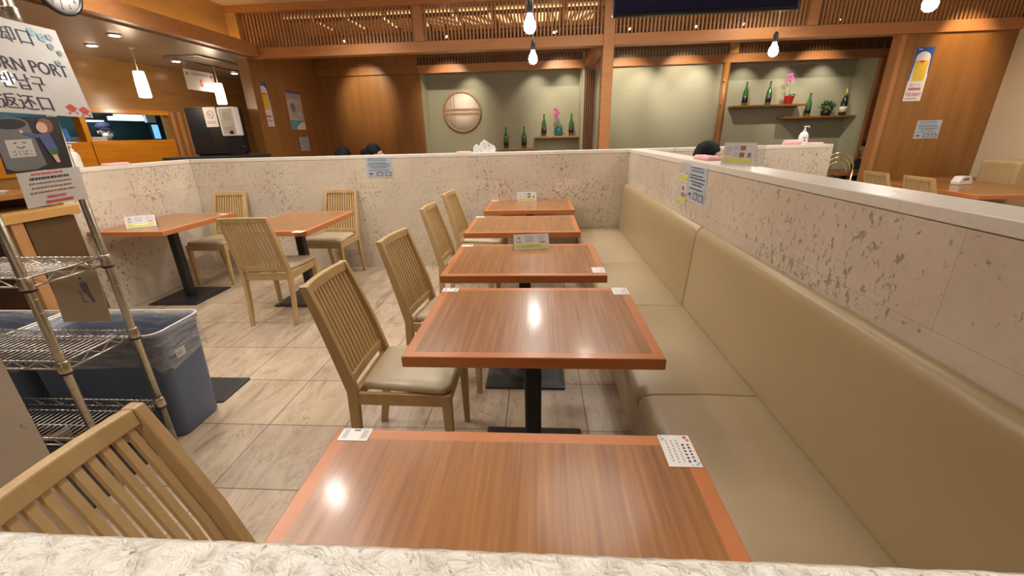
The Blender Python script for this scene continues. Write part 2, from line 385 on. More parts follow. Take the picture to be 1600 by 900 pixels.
class Sheet:
    """a printed sheet: TL corner, unit u (reading direction), unit v (down), size; print is thin relief on its face"""
    def __init__(s, tl, u, v, w, h, base, th=.0015, back=True):
        s.tl = Vector(tl); s.u = Vector(u).normalized(); s.v = Vector(v).normalized(); s.w = w; s.h = h
        s.n = -s.u.cross(s.v); s.n.normalize(); s.n = s.n if True else s.n
        s.n = s.u.cross(s.v) * -1
        s.mb = MB(); s.k = 0; s.lock = False; s.base = base
        a = [s.P(0, 0, 0), s.P(1, 0, 0), s.P(1, 1, 0), s.P(0, 1, 0)]; b = [p - s.n * th for p in a]
        if back: s.mb.add(a + b, [(0, 1, 2, 3), (7, 6, 5, 4), (0, 4, 5, 1), (1, 5, 6, 2), (2, 6, 7, 3), (3, 7, 4, 0)], base)
    def P(s, a, b, k): return s.tl + s.u * (a * s.w) + s.v * (b * s.h) + s.n * (.0007 * k)
    def poly(s, pts, m):
        if not s.lock: s.k = min(s.k + 1, 24)
        s.mb.quad([s.P(a, b, .7 + s.k * .16) for a, b in pts], m)
    def rect(s, a0, b0, a1, b1, m): s.poly([(a0, b0), (a1, b0), (a1, b1), (a0, b1)], m)
    def circ(s, a, b, r, m, n=20, ry=None):
        asp = s.w / s.h; ry = ry if ry else r * asp
        s.poly([(a + r * math.cos(2 * PI * k / n), b + ry * math.sin(2 * PI * k / n)) for k in range(n)], m)
    def ringm(s, a, b, r, t, m, n=24):
        asp = s.w / s.h
        for k in range(n):
            c0, c1 = 2 * PI * k / n, 2 * PI * (k + 1) / n
            s.mb.quad([s.P(a + q * math.cos(c), b + q * asp * math.sin(c), 1.5) for q, c in ((r, c0), (r, c1), (r - t, c1), (r - t, c0))], m)
    def line(s, p, q, t, m):
        d = Vector(((q[0] - p[0]) * s.w, (q[1] - p[1]) * s.h)); d.normalize(); n = Vector((-d.y, d.x)) * t * .5
        s.poly([(p[0] + n.x / s.w, p[1] + n.y / s.h), (q[0] + n.x / s.w, q[1] + n.y / s.h), (q[0] - n.x / s.w, q[1] - n.y / s.h), (p[0] - n.x / s.w, p[1] - n.y / s.h)], m)
    def text(s, body, a, b, hh, m, width=None, bold=0):
        vs, fs = text_mesh(body); x0 = min(p.x for p in vs); x1 = max(p.x for p in vs); y0 = min(p.y for p in vs); y1 = max(p.y for p in vs)
        sy = hh / max(y1 - y0, .01); sx = (width / (x1 - x0)) if width else sy * s.h / s.w
        for ox in ((0, bold) if bold else (0,)):
            s.mb.add([s.P(a + (p.x - x0) * sx + ox, b - (p.y - y0) * sy, 1.1 + s.k * .16 + ox * 8) for p in vs], fs, m)
    def marks(s, a0, b0, a1, b1, rows, m, fill=.5, seed=1):
        """rows of illegible small print"""
        R = random.Random(seed); rh = (b1 - b0) / rows; s.k += 1; s.lock = True
        for i in range(rows):
            x = a0 + R.uniform(0, .04); y = b0 + i * rh; e = a1 - R.uniform(0, .18) * (a1 - a0)
            while x < e:
                l = R.uniform(.015, .05); s.rect(x, y, min(x + l, e), y + rh * fill, m); x += l + R.uniform(.008, .016)
        s.lock = False
    def build(s, name, label=None, cat=None, group=None, parent=None):
        o = s.mb.build(name, parent, recalc=False)
        if label: tag(o, label, cat, group)
        return o
# ================================================================== SETTING
def wallbox(name, boxes, m, bevel=0):
    b = MB()
    for a, c in boxes: b.box(a, c, m)
    return struct(b.build(name, bevel=bevel))
wallbox('floor', [((-8, -2.2, -.06), (7, 9.3, 0))], M['floor'])
wallbox('ceiling', [((-3.98, -2.2, 2.98), (6.9, 8.4, 3.06))], M['ceiling'])
wallbox('ceiling_kitchen', [((-7.6, -2.2, 2.38), (-3.76, 5.96, 2.46)), ((-7.6, 5.96, 2.38), (-3.98, 9.2, 2.46))], M['sheen'])
wallbox('trim_1', [((-3.76, -2.2, 2.40), (-3.65, 5.93, 2.547))], M['beamwood'], .004)          # soffit beam
wallbox('trim_2', [((-4.05, -2.2, 2.46), (-3.98, 5.93, 2.98))], M['covewood'])                     # cove back panel
st = MB(); st.box((-3.955, -2.0, 2.475), (-3.90, 5.85, 2.50), M['covestrip'])
tag(st.build('cove_light_strip'), 'glowing strip hidden behind the wooden lip of the left ceiling cove', 'light')
# low partition walls, each with a travertine cap
def low_wall(name, poly, z1, m=None, cap=True, capname=None):
    b = MB(); n = len(poly)
    lo = [Vector((x, y, 0)) for x, y in poly]; hi = [Vector((x, y, z1 - .035)) for x, y in poly]
    b.loft([lo, hi], m or M['stone'])
    o = struct(b.build(name))
    if cap:
        c = MB(); c.loft([[Vector((x, y, z1 - .033)) for x, y in poly], [Vector((x, y, z1)) for x, y in poly]], M['cap'])
        co_ = struct(c.build(capname or ('trim_' + name[5:]), bevel=.003))
    return o
low_wall('wall_back', [(-3.83, 4.355), (.92, 4.50), (.92, 4.66), (-3.83, 4.515)], 1.205)
low_wall('wall_back_right', [(1.08, 4.505), (2.97, 4.63), (2.97, 4.79), (1.08, 4.665)], 1.205)
low_wall('wall_right', [(.92, -.3), (1.08, -.3), (1.08, 4.665), (.92, 4.665)], 1.205)
low_wall('wall_left', [(-3.83, 3.03), (-3.67, 3.03), (-3.67, 4.355), (-3.83, 4.355)], 1.205)
low_wall('wall_left_near', [(-1.62, -.3), (-1.45, -.3), (-1.45, .9), (-1.62, .9)], 1.205, M['sidewall'])
# near counter: rough chipped edge
cb = MB(); R = random.Random(3)
xs = [-1.44 + i * .006 for i in range(393)]
edge = [.142 + R.uniform(-.0004, .0004) - (.0022 if R.random() < .03 else 0) for _ in xs]
lo, mid, hi, bk = [], [], [], []
for x, e in zip(xs, edge):
    lo.append(Vector((x, e - .002, 1.165))); mid.append(Vector((x, e, 1.199))); hi.append(Vector((x, e - .006, 1.205))); bk.append(Vector((x, -.30, 1.205)))
cb.loft([lo, mid, hi, bk], M['counter'], (False, False), True, closed=False)
struct(cb.build('trim_near_counter_top', recalc=False))
wallbox('wall_near', [((-1.45, -.3, 0), (.92, .138, 1.166))], M['stone'])
wallbox('wall_far_right', [((5.65, -2.2, 0), (5.8, 6.0, 2.98))], M['cream'])
# booths beyond the dining room -------------------------------------
BY = 7.75; BZ = 8.25
wallbox('wall_booth_left', [((-3.98, 6.12, 0), (-3.84, BY, 2.98))], M['panelwood'])
wallbox('wall_booth_wood', [((-3.84, BY, 0), (-2.03, BY + .1, 2.98))], M['panelwood'])
wallbox('trim_booth_wood', [((-3.84, BY - .03, 2.365), (-2.03, BY - .001, 2.49))], M['panelwood'], .003)
wallbox('wall_alcove_back', [((-2.13, BZ, 0), (.80, BZ + .1, 2.6))], M['green'])
wallbox('wall_alcove_returns', [((-2.13, BY + .101, 0), (-2.03, BZ, 2.6)), ((.72, BY, 0), (.76, BZ, 2.6))], M['greenedge'])
wallbox('wall_booth_green', [((.93, BY, 0), (3.04, BY + .1, 2.6))], M['green'])
wallbox('wall_alcove_return_right', [((3.04, BY + .101, 0), (3.10, BZ, 2.6)), ((5.36, BY + .01, 0), (5.42, BZ, 2.6))], M['greenedge'])
wallbox('wall_alcove_back_right', [((3.04, BZ, 0), (5.42, BZ + .1, 2.6))], M['green'])
wallbox('wall_booth_green_strip', [((.76, BY + .02, 0), (.93, BY + .12, 2.6))], M['green'])
wallbox('wall_booth_right', [((5.42, BY + .02, 0), (6.9, BY + .12, 2.98))], M['panelwood'])
wallbox('wall_booth_side_right', [((6.3, 6.1, 0), (6.4, BY, 2.98))], M['panelwood'])
wallbox('trim_alcove_post_right', [((5.36, BY - .07, 0), (5.44, BY + .009, 2.36)), ((5.44, BY - .03, 0), (5.52, BY + .019, 2.36))], M['beamwood'], .004)
wallbox('ceiling_booth', [((-3.84, BY - .001, 2.60), (5.5, BZ + .1, 2.64))], M['panelwood'])
wallbox('ceiling_booth_upper', [((-3.84, 6.165, 2.955), (6.3, BY - .0125, 2.979))], M['panelwood'])
wallbox('trim_alcove_lintel', [((-2.03, BY - .05, 2.362), (6.3, BY + .0, 2.485))], M['beamwood'], .003)
wallbox('wall_above_lintel', [((-2.03, BY + .03, 2.60), (6.3, BY + .05, 2.98)), ((-2.03, BY + .03, 2.486), (6.3, BY + .05, 2.60))], M['darkslat'])
b = MB()
x = -2.0
while x < 6.2:
    b.box((x, BY - .012, 2.486), (x + .024, BY + .012, 2.93), M['darkslat']); x += .05
tag(b.build('lintel_slats'), 'dark narrow wooden slats above the sage green alcoves', 'slats')
# wood panel on the right at the end of the lattice wall, and front beams/posts
wallbox('wall_wood_panel_right', [((4.38, 6.0, 0), (5.65, 6.12, 2.385))], M['panelwood'])
wallbox('trim_panel_edge_right', [((4.34, 5.985, 0), (4.40, 6.135, 2.385))], M['beamwood'], .003)
wallbox('trim_front_beam', [((-3.86, 5.97, 2.385), (5.65, 6.13, 2.508))], M['beamwood'], .004)
wallbox('trim_top_moulding', [((-3.98, 5.93, 2.90), (5.65, 6.16, 2.98))], M['beamwood'], .004)
wallbox('trim_post_centre', [((.80, 5.955, 0), (.935, 6.145, 2.90))], M['beamwood'], .004)
wallbox('trim_post_corner', [((-3.98, 5.96, 0), (-3.83, 6.12, 2.40))], M['panelwood'], .004)
wallbox('trim_post_upper_left', [((-1.575, 5.96, 2.508), (-1.455, 6.12, 2.90))], M['beamwood'], .003)
wallbox('trim_post_upper_right', [((3.20, 5.96, 2.508), (3.32, 6.12, 2.90))], M['beamwood'], .003)
wallbox('trim_post_upper_corner', [((-3.98, 5.93, 2.508), (-3.84, 6.12, 2.90))], M['covewood'], .003)
wallbox('trim_side_beam', [((.74, 6.14, 2.37), (.86, BY - .051, 2.49))], M['beamwood'], .003)
wallbox('trim_stub_post', [((3.02, BY - .07, 2.486), (3.16, BY - .013, 2.9))], M['covewood'], .003)
b = MB(); b.tube([(2.985, BY - .06, 0), (3.00, BY - .058, .8), (3.02, BY - .06, 1.5), (3.01, BY - .06, 2.36)], [.058, .056, .053, .05], M['trunk'], 14)
for z in (1.75, 2.1): b.lathe([(.0, 0), (.018, .004), (.014, .012), (0, .016)], M['oak'], (2.97, BY - .105, z), 8, Matrix.Rotation(PI / 2, 3, 'X'))
tag(b.build('log_post'), 'natural round tree trunk post between the two green alcove walls', 'post')
b = MB()
for k in range(5): b.box((.775 + k * .033, BY - .05, 0), (.797 + k * .033, BY + .015, 2.30), M['darkslat'])
b.box((.765, BY - .01, 0), (.935, BY + .018, 2.34), M['darkslat'])
tag(b.build('slatted_column'), 'dark vertical slatted wooden strip beside the tall centre post', 'panel')
# lattice panels -------------------------------------
def lattice(name, x0, x1, label):
    r = thing(name, label, 'lattice', ((x0 + x1) / 2, 6.03, 2.508)); cx = (x0 + x1) / 2
    b = MB(); n = int((x1 - x0) / .0465)
    p = (x1 - x0) / n
    for i in range(n):
        x = x0 - cx + (i + .5) * p; b.box((x - .0105, -.018, .0), (x + .0105, .018, .392), M['slatwood'])
    b.build('slats', r)
    f = MB(); f.box((x0 - cx, .020, .30), (x1 - cx, .034, .318), M['darkslat']); f.box((x0 - cx, .020, .08), (x1 - cx, .034, .098), M['darkslat'])
    f.build('crossbar', r)
lattice('lattice_screen', -3.83, -1.577, 'leftmost long panel of the wooden slat lattice under the ceiling')
lattice('lattice_screen', -1.453, .798, 'wooden slat lattice panel just left of the tall centre post')
lattice('lattice_screen', .937, 3.198, 'wooden slat lattice panel behind the television')
lattice('lattice_screen', 3.322, 5.645, 'rightmost wooden slat lattice panel above the brown wood wall')
# lit louvre panels in the booth ceiling
for k in range(9):
    x0 = -3.55 + k * .49
    lx = ['seen through the left lattice beside the corner', 'second from the left end', 'third from the left end', 'fourth from the left end', 'just left of the short upper post', 'just right of the short upper post', 'above the left hanging bulb', 'second from the tall post', 'nearest the tall centre post'][k]
    r = thing('ceiling_louvre', 'lit wooden ceiling louvre behind the lattice, ' + lx, 'louvre', (x0 + .22, 6.82, 2.9), 0, 'lit louvres behind the lattice')
    b = MB()
    for j in range(10): b.box((-.205 + j * .042, -.40, -.006), (-.187 + j * .042, .40, .016), M['slatwood'])
    for j in (-.40, .385): b.box((-.21, j, -.03), (.21, j + .015, .02), M['slatwood'])
    b.build('slats', r)
    g = MB(); g.box((-.20, -.38, .03), (.20, .38, .045), M['louvreglow']); g.build('lit_panel', r)
# ceiling spotlights seen through the lattice
sp0 = None
for k, (sx, tx) in enumerate(SPOTS):
    lab = 'small lit spotlight behind the lattice, ' + ['in the leftmost bay', 'right of the short upper post', 'left of the tall centre post', 'right of the tall centre post', 'under the television', 'right of the television', 'near the right wood wall'][k]
    if sp0 is None:
        r = thing('spotlight', lab, 'light', (sx, 6.93, 2.75), 0, 'spotlights in the booths'); sp0 = r
        b = MB(); b.lathe([(.020, -.05), (.024, -.04), (.024, .04), (.015, .05)], M['blackmetal'], (0, 0, 0), 14, Matrix.Rotation(-1.0, 3, 'X')); b.tube([(0, 0, .03), (0, 0, .23)], .008, M['blackmetal']); b.build('housing', r)
        b = MB(); b.lathe([(.0, -.056), (.014, -.055), (.015, -.051), (0, -.051)], M['spotlens'], (0, 0, 0), 14, Matrix.Rotation(-1.0, 3, 'X')); b.lathe([(.0, -.012), (.010, -.010), (.010, .0), (0, .002)], M['spotlens'], (.030, -.040, -.01), 12); b.build('lens', r)
    else: dup(sp0, (sx, 6.93, 2.75), 0, lab)
# ================================================================== TABLES
def table(x0, y0, wx, wy, label, lengthwise=False, group='square pedestal dining tables'):
    cx, cy = x0 + wx / 2, y0 + wy / 2
    r = thing('dining_table', label, 'table', (cx, cy, 0), 0, group)
    hx, hy, T, e = wx / 2, wy / 2, .72, .034
    b = MB(); b.box((-hx + e, -hy + e, T - .030), (hx - e, hy - e, T), M['veneer_y'] if lengthwise else M['veneer']); b.build('tabletop', r)
    f = MB()
    def rc(ix, iy, z): return [Vector((-hx + ix, -hy + iy, z)), Vector((hx - ix, -hy + iy, z)), Vector((hx - ix, hy - iy, z)), Vector((-hx + ix, hy - iy, z))]
    f.loft([rc(e, e, T - .040), rc(.003, .003, T - .040), rc(0, 0, T - .037), rc(0, 0, T - .003), rc(.001, .001, T - .001), rc(.003, .003, T), rc(e, e, T), rc(e, e, T - .040)], M['rim'], (False, False))
    f.build('edge_band', r)
    p = MB(); p.loft([rrect(-.034, .034, -.034, .034, .012, .012), rrect(-.034, .034, -.034, .034, T - .045, .012)], M['blackmetal'], smooth=False); p.build('pedestal', r)
    q = MB(); q.box((-.15, -.15, T - .046), (.15, .15, T - .0405), M['blackmetal']); q.build('mounting_plate', r)
    g = MB(); g.loft([rrect(-.23, .23, -.23, .23, 0, .01), rrect(-.23, .23, -.23, .23, .010, .01), rrect(-.20, .20, -.20, .20, .016, .01)], M['blackmetal']); g.build('base_plate', r)
    return r
table(-.4886, .176, .837, .63, 'wooden table nearest the camera, its near side hidden by the stone counter')
table(-.444, 1.155, .837, .635, 'second wooden table from the camera with a bright lamp reflection on its top')
table(-.501, 1.9635, .837, .626, 'third wooden table from the camera, holding a white tent card at its back edge')
table(-.542, 2.922, .837, .632, 'fourth wooden table from the camera in the row by the bench')
table(-.511, 3.829, .837, .625, 'farthest wooden table of the bench row, against the stone wall')
table(-3.640, 3.08, .65, .86, 'wooden table standing against the left stone wall', True)
table(-2.43, 3.04, .65, .88, 'wooden table between two facing chairs in the left area', True)
# ================================================================== CHAIRS
def chair(name, label, loc, rz):
    r = thing(name, label, 'chair', loc, rz, 'pale oak slat-back dining chairs')
    oak = M['oak']
    prof = [(0, -.250, .175), (.20, -.214, .178), (.42, -.198, .180), (.58, -.237, .176), (.73, -.281, .169), (.870, -.325, .163)]
    def px(z):
        for (a, xa, ya), (c, xc, yc) in zip(prof, prof[1:]):
            if a <= z <= c: t = (z - a) / (c - a); return xa + (xc - xa) * t, ya + (yc - ya) * t
        return prof[-1][1], prof[-1][2]
    for s in (-1, 1):
        b = MB(); loops = []
        for (z, x, y), dw in zip(prof, (.016, .020, .024, .023, .020, .016)):
            y0, y1 = s * y - .013, s * y + .013
            loops.append([Vector((x - dw, y0, z)), Vector((x + dw, y0, z)), Vector((x + dw, y1, z)), Vector((x - dw, y1, z))])
        b.loft(loops, oak); b.build('leg', r, .004)
        b = MB()
        b.loft([[Vector((.185 + dx, s * .184 + dy, z)) for dx, dy in ((-h, -h), (h, -h), (h, h), (-h, h))] for z, h in ((0, .013), (.36, .019), (.418, .019))], oak)
        b.build('leg', r, .003)
    # seat frame rails
    b = MB()
    b.box((.172, -.168, .362), (.198, .168, .416), oak); b.box((-.205, -.165, .362), (-.182, .165, .416), oak)
    for s in (-1, 1):
        b.loft([[Vector((-.18, s * .172, z)), Vector((.17, s * .178, z)), Vector((.17, s * .178 + s * .020, z)), Vector((-.18, s * .172 + s * .018, z))] for z in (.362, .416)], oak)
    b.build('seat_frame', r, .002)
    # cushion
    def outline(z, g):
        pts = []
        n = 6
        for cx, cy, a0, rr in ((.205 - g, .198 - g, 0, .04), (-.17 + g, .164 - g, PI / 2, .02), (-.17 + g, -.164 + g, PI, .02), (.205 - g, -.198 + g, 1.5 * PI, .04)):
            sx = -1 if a0 in (0, 1.5 * PI) else 1; sy = -1 if a0 in (0, PI / 2) else 1
            ccx, ccy = cx + sx * rr, cy + sy * rr
            for k in range(n): a = a0 + PI / 2 * k / (n - 1); pts.append(Vector((ccx + rr * math.cos(a), ccy + rr * math.sin(a), z)))
        return pts
    b = MB(); b.loft([outline(.417, .006), outline(.428, 0), outline(.440, .002), outline(.449, .014), outline(.455, .05), outline(.457, .10)], M['chairseat'], smooth=True); b.build('seat_cushion', r)
    # top rail: bowed back, gently arched
    b = MB(); loops = []
    for i in range(13):
        t = -1 + i / 6; y = t * .150; bow = -.009 * (1 - t * t); zt = .870 + .003 * (1 - t * t)
        x, _ = px(.865); x2, _ = px(.834)
        loops.append([Vector((x2 - .012 + bow, y, .833)), Vector((x2 + .010 + bow, y, .833)), Vector((x + .012 + bow, y, zt)), Vector((x - .012 + bow, y, zt))])
    b.loft(loops, oak, smooth=False); b.build('top_rail', r, .004)
    b = MB(); loops = []
    for i in range(9):
        t = -1 + i / 4; y = t * .168; bow = -.005 * (1 - t * t); x, _ = px(.46)
        loops.append([Vector((x - .010 + bow, y, .440)), Vector((x + .010 + bow, y, .440)), Vector((x + .006 + bow, y, .478)), Vector((x - .014 + bow, y, .478))])
    b.loft(loops, oak); b.build('lower_rail', r, .003)
    # slats
    b = MB(); ns = 11
    for k in range(ns):
        t = -1 + 2 * (k + .75) / (ns + .5); loops = []
        for z in (.470, .58, .70, .838):
            x, y = px(z); f = (z - .47) / .35; yy = t * (y - .013); bow = -(.005 + .004 * f) * (1 - t * t); hw = .0083 - .0007 * f
            loops.append([Vector((x - .009 + bow, yy - hw, z)), Vector((x + .003 + bow, yy - hw, z)), Vector((x + .003 + bow, yy + hw, z)), Vector((x - .009 + bow, yy + hw, z))])
        b.loft(loops, oak)
    b.build('back_slats', r)
    return r
C0 = chair('dining_chair', 'oak slat chair at the second table, its whole beige seat in view', (-.555, 1.575, 0), 0)
dup(C0, (-.525, .53, 0), .03, 'closest oak slat chair, its back rail cut off by the left foreground edge')
dup(C0, (-.50, 2.215, 0), -.12, 'oak slat chair at the third table, behind the full-view chair')
dup(C0, (-.55, 3.235, 0), -.06, 'oak chair seen edge-on at the fourth table')
dup(C0, (-.545, 3.985, 0), -.10, 'oak chair seen edge-on at the farthest bench-row table')
dup(C0, (-2.11, 3.13, 0), PI / 2 + .04, 'oak slat chair in the left area turned with its back to the camera')
dup(C0, (-2.12, 4.06, 0), -PI / 2 - .06, 'oak slat chair facing the camera behind the middle left table, against the stone wall')
dup(C0, (-3.30, 4.01, 0), -PI / 2, 'oak slat chair in the far left corner behind the wall-side table')
# ================================================================== BENCH
bn = thing('banquette_bench', 'long tan leather bench running along the right stone wall', 'bench', (.65, 2.3, 0))
def loc_(o): o.location = (-.65, -2.3, 0); return o
b = MB(); b.box((.455, .145, 0), (.90, 4.47, .30), M['panelwood']); loc_(b.build('base', bn))
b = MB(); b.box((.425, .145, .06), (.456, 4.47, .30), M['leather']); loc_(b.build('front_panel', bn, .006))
cuts = [.146, 1.43, 2.336, 3.215, 4.46]
for a, c in zip(cuts, cuts[1:]):
    b = MB(); prof = [(.415, .295), (.398, .31), (.392, .345), (.396, .375), (.412, .394), (.45, .402), (.65, .406), (.86, .400), (.88, .38), (.88, .295)]
    loops = []
    for y, g in ((a + .0008, .006), (a + .003, .002), (a + .009, 0), (c - .009, 0), (c - .003, .002), (c - .0008, .006)):
        loops.append([Vector((x + (g if x < .5 else -g if x > .87 else 0), y, z - (g * .7 if z > .35 else 0))) for x, z in prof])
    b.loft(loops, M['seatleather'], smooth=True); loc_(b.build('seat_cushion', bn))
for a, c in ((.146, 2.34), (2.34, 4.46)):
    b = MB(); prof = [(.915, .36), (.846, .36), (.846, .42), (.858, .60), (.868, .78), (.872, .830), (.880, .855), (.895, .870), (.910, .873), (.9185, .868)]
    loops = []
    for y, g in ((a + .001, .014), (a + .006, .004), (a + .02, 0), (c - .02, 0), (c - .006, .004), (c - .001, .014)):
        loops.append([Vector((min(x + g, .918) if x < .9 else x, y, z - (g if z > .84 else 0))) for x, z in prof])
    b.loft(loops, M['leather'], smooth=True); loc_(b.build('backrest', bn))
# ================================================================== PRINTED SHEETS
PX, NX, PY, NY, NZ = (1, 0, 0), (-1, 0, 0), (0, 1, 0), (0, -1, 0), (0, 0, -1)
# table stickers (lie flat; u = +x, v = -y so the face is up)
def sticker_left(x0, y1, w, h, label, group='white order stickers on table corners', z=.7212):
    s = Sheet((x0, y1, z), PX, NY, w, h, M['white'], .0006)
    s.marks(.08, .12, .28, .88, 7, M['grayink'], .45, 3); s.marks(.70, .12, .92, .88, 7, M['grayink'], .45, 5)
    s.rect(.40, .12, .62, .2, M['ink'])
    return s.build('table_sticker', label, 'sticker', group)
def sticker_right(x0, y1, w, h, label, group='flowered notices on table corners', z=.7212):
    s = Sheet((x0, y1, z), PX, NY, w, h, M['white'], .0006); R = random.Random(4); s.lock = True; s.k = 1
    for k, c in enumerate((.2, .36, .52, .68, .84)):
        big = c > .6
        v = .30 if big else .18
        while v < .88:
            d = R.uniform(.035, .05) * (1.5 if big else 1); s.rect(c - (.035 if big else .022), v, c + (.035 if big else .022), v + d * .8, M['ink'] if big else M['grayink']); v += d + R.uniform(.03, .05)
    s.circ(.84, .08, .06, M['red'], 10); s.circ(.90, .17, .05, M['red'], 8)
    for a, c in ((.08, .06), (.14, .13), (.07, .17), (.86, .93), (.94, .88)): s.circ(a, c, .05, M['skyblue'], 5)
    s.circ(.72, .95, .025, M['lilac'], 6); s.circ(.27, .06, .025, M['lilac'], 6)
    return s.build('table_notice', label, 'notice', group)
sticker_left(-.475, .806, .072, .042, 'white sticker on the far left corner of the nearest table')
sticker_right(.273, .806, .070, .098, 'white notice with red and blue marks on the nearest table')
sticker_left(-.441, 1.788, .072, .048, 'white sticker on the back left corner of the second table')
sticker_right(.323, 1.788, .068, .085, 'flowered white notice on the back right corner of the second table')
sticker_left(-.492, 2.587, .072, .048, 'white sticker on the back left corner of the third table')
sticker_right(.270, 2.092, .064, .088, 'white notice on the near right corner of the third table')
sticker_left(-.54, 3.550, .075, .05, 'small white sticker on the far left corner of the fourth table')
sticker_left(-.50, 4.450, .075, .05, 'small white sticker on the far left corner of the farthest bench-row table')
sticker_left(-3.085, 3.86, .085, .05, 'white sticker on the far corner of the left wall-side table')
sticker_left(-1.875, 3.055, .085, .065, 'white sticker on the near right corner of the middle left table')
# tent cards
def menu_face(s, busy=True, seed=1, photos=False):
    if photos:
        for a in (.34, .54):
            for c in (.12, .42): s.rect(a, c, a + .16, c + .2, M['brownprint'] if (a > .4) else M['lilac'])
        s.rect(.80, .42, .90, .62, M['greyprint']); s.marks(.08, .2, .26, .6, 3, M['grayink'], .4, seed)
    else:
        s.rect(.08, .14, .22, .40, M['paleblue']); s.rect(.13, .2, .18, .3, M['brownprint'])
        s.marks(.30, .12, .60, .55, 5, M['grayink'], .35, seed); s.marks(.66, .1, .92, .5, 4, M['lilac'], .35, seed + 1)
        s.rect(.74, .5, .90, .57, M['crimson']); s.rect(.08, .48, .22, .53, M['crimson'])
    s.rect(.06, .68, .94, .88, M['yellow'])
    if busy: s.marks(.2, .74, .8, .82, 1, M['gold'], .8, seed + 2)
def tent(loc, rz, w, h, d, label, photos=False, seed=1):
    r = thing('tent_card', label, 'tent card', loc, rz, 'white menu tent cards')
    s = Sheet((-w / 2, 0, h), PX, (0, -d / 2, -h), w, math.hypot(h, d / 2), M['offwhite'], .001); menu_face(s, True, seed, photos); s.build('front_panel', parent=r)
    b = MB(); b.add([(-w / 2, .0012, h - .001), (w / 2, .0012, h - .001), (w / 2, d / 2, 0), (-w / 2, d / 2, 0), (-w / 2, .003, h - .004), (w / 2, .003, h - .004), (w / 2, d / 2 + .002, .001), (-w / 2, d / 2 + .002, .001)], [(0, 1, 2, 3), (4, 5, 6, 7), (0, 1, 5, 4), (2, 3, 7, 6), (0, 3, 7, 4), (1, 2, 6, 5)], M['offwhite']); b.build('back_panel', r)
    return r
tent((-.05, 2.50, .7215), .13, .215, .085, .09, 'white tent card with yellow stripe on the third table', seed=3)
tent((-.127, 4.395, .7215), 0, .20, .088, .05, 'small menu tent card with photos on the farthest table, before the stone wall', True, 5)
tent((-3.36, 3.30, .7215), .62, .20, .09, .09, 'white tent card on the left wall-side table', seed=8)
# blue notices
def blue_notice(tl, u, w, h, label, group='pale blue notices'):
    s = Sheet(tl, u, NZ, w, h, M['paleblue'], .0012)
    for v in (.04, .12): s.marks(.06, v, .94, v + .06, 1, M['navyprint'], .6, int(v * 50))
    s.rect(.0, .0, 1, .015, M['white']); s.rect(.0, .985, 1, 1, M['white'])
    for v, a, c in ((.25, .05, .95), (.33, .05, .95), (.43, .08, .92), (.51, .2, .8), (.63, .05, .9)): s.marks(a, v, c, v + .05, 1, M['ink'], .65, int(v * 99))
    s.rect(.07, .76, .28, .95, M['lilac']); s.rect(.1, .8, .22, .87, M['ink'])
    s.rect(.37, .74, .62, .95, M['greyprint']); s.rect(.41, .79, .58, .92, M['lilac'])
    s.rect(.69, .74, .93, .95, M['greyprint']); s.rect(.73, .79, .89, .92, M['lilac'])
    return s.build('notice_sheet', label, 'notice', group)
th0 = math.atan2(4.50 - 4.355, .92 + 3.83)
blue_notice((-1.80, 4.355 + 2.03 * math.tan(th0) - .003, 1.182), (math.cos(th0), math.sin(th0), 0), .275, .192, 'pale blue notice taped on the back stone wall')
blue_notice((.9185, 2.685, 1.180), NY, .280, .200, 'pale blue notice taped on the right stone wall above the bench')
blue_notice((-3.8385, 6.88, 1.405), PY, .27, .205, 'small pale blue notice low on the left booth wall beneath two posters')
blue_notice((4.807, 5.9985, 1.41), PX, .295, .215, 'pale blue notice on the brown wood panel under the beer poster')
for z, ph, lab in ((1.192, False, 'upper of two small menu cards taped beside the blue notice on the right wall'), (1.058, True, 'lower menu card with photos taped beside the blue notice on the right wall')):
    s = Sheet((.9185, 2.885, z), NY, NZ, .185, .125, M['offwhite'], .0012); menu_face(s, False, 2, ph); s.build('menu_card', lab, 'menu card', 'menu cards on the right wall')
# beer posters
def beer_poster(tl, u, w, h, label):
    s = Sheet(tl, u, NZ, w, h, M['white'], .0012)
    s.rect(0, 0, 1, .17, M['posterblue']); s.poly([(0, .17), (.12, .17), (.04, .62), (0, .62)], M['posterblue']); s.poly([(1, .17), (.9, .17), (.97, .5), (1, .5)], M['posterblue'])
    s.circ(.5, .19, .40, M['white'], 24, .11); s.rect(.10, .18, .90, .25, M['white'])
    s.poly([(.12, .24), (.88, .24), (.84, .62), (.20, .62)], M['beer'])
    s.circ(.5, .26, .16, M['red'], 12, .02)
    s.text('生ビール', .16, .72, .055, M['crimson'], .6)
    s.marks(.12, .745, .9, .80, 1, M['crimson'], .9, 3)
    s.text('THE DRAFT', .06, .905, .065, M['crimson'], .88, .008); s.marks(.08, .945, .9, .97, 1, M['crimson'], .7, 8)
    s.rect(.12, .03, .34, .045, M['white'])
    return s.build('beer_poster', label, 'poster', 'tall beer posters')
beer_poster((4.552, 5.9985, 2.238), PX, .207, .596, 'tall beer poster on the brown wood panel at the right')
beer_poster((-3.8385, 6.08, 2.135), PY, .205, .575, 'tall beer poster on the left booth wall')
beer_poster((5.525, BY + .0185, 2.19), PX, .22, .62, 'beer poster in the shade, half hidden behind the right wood panel')
s = Sheet((-3.8385, 6.72, 2.077), PY, NZ, .42, .555, M['offwhite'], .0012)
s.rect(0, 0, 1, .05, M['navyprint']); s.rect(0, .05, 1, .22, M['lilac']); s.marks(.1, .07, .9, .2, 3, M['grayink'], .4, 3)
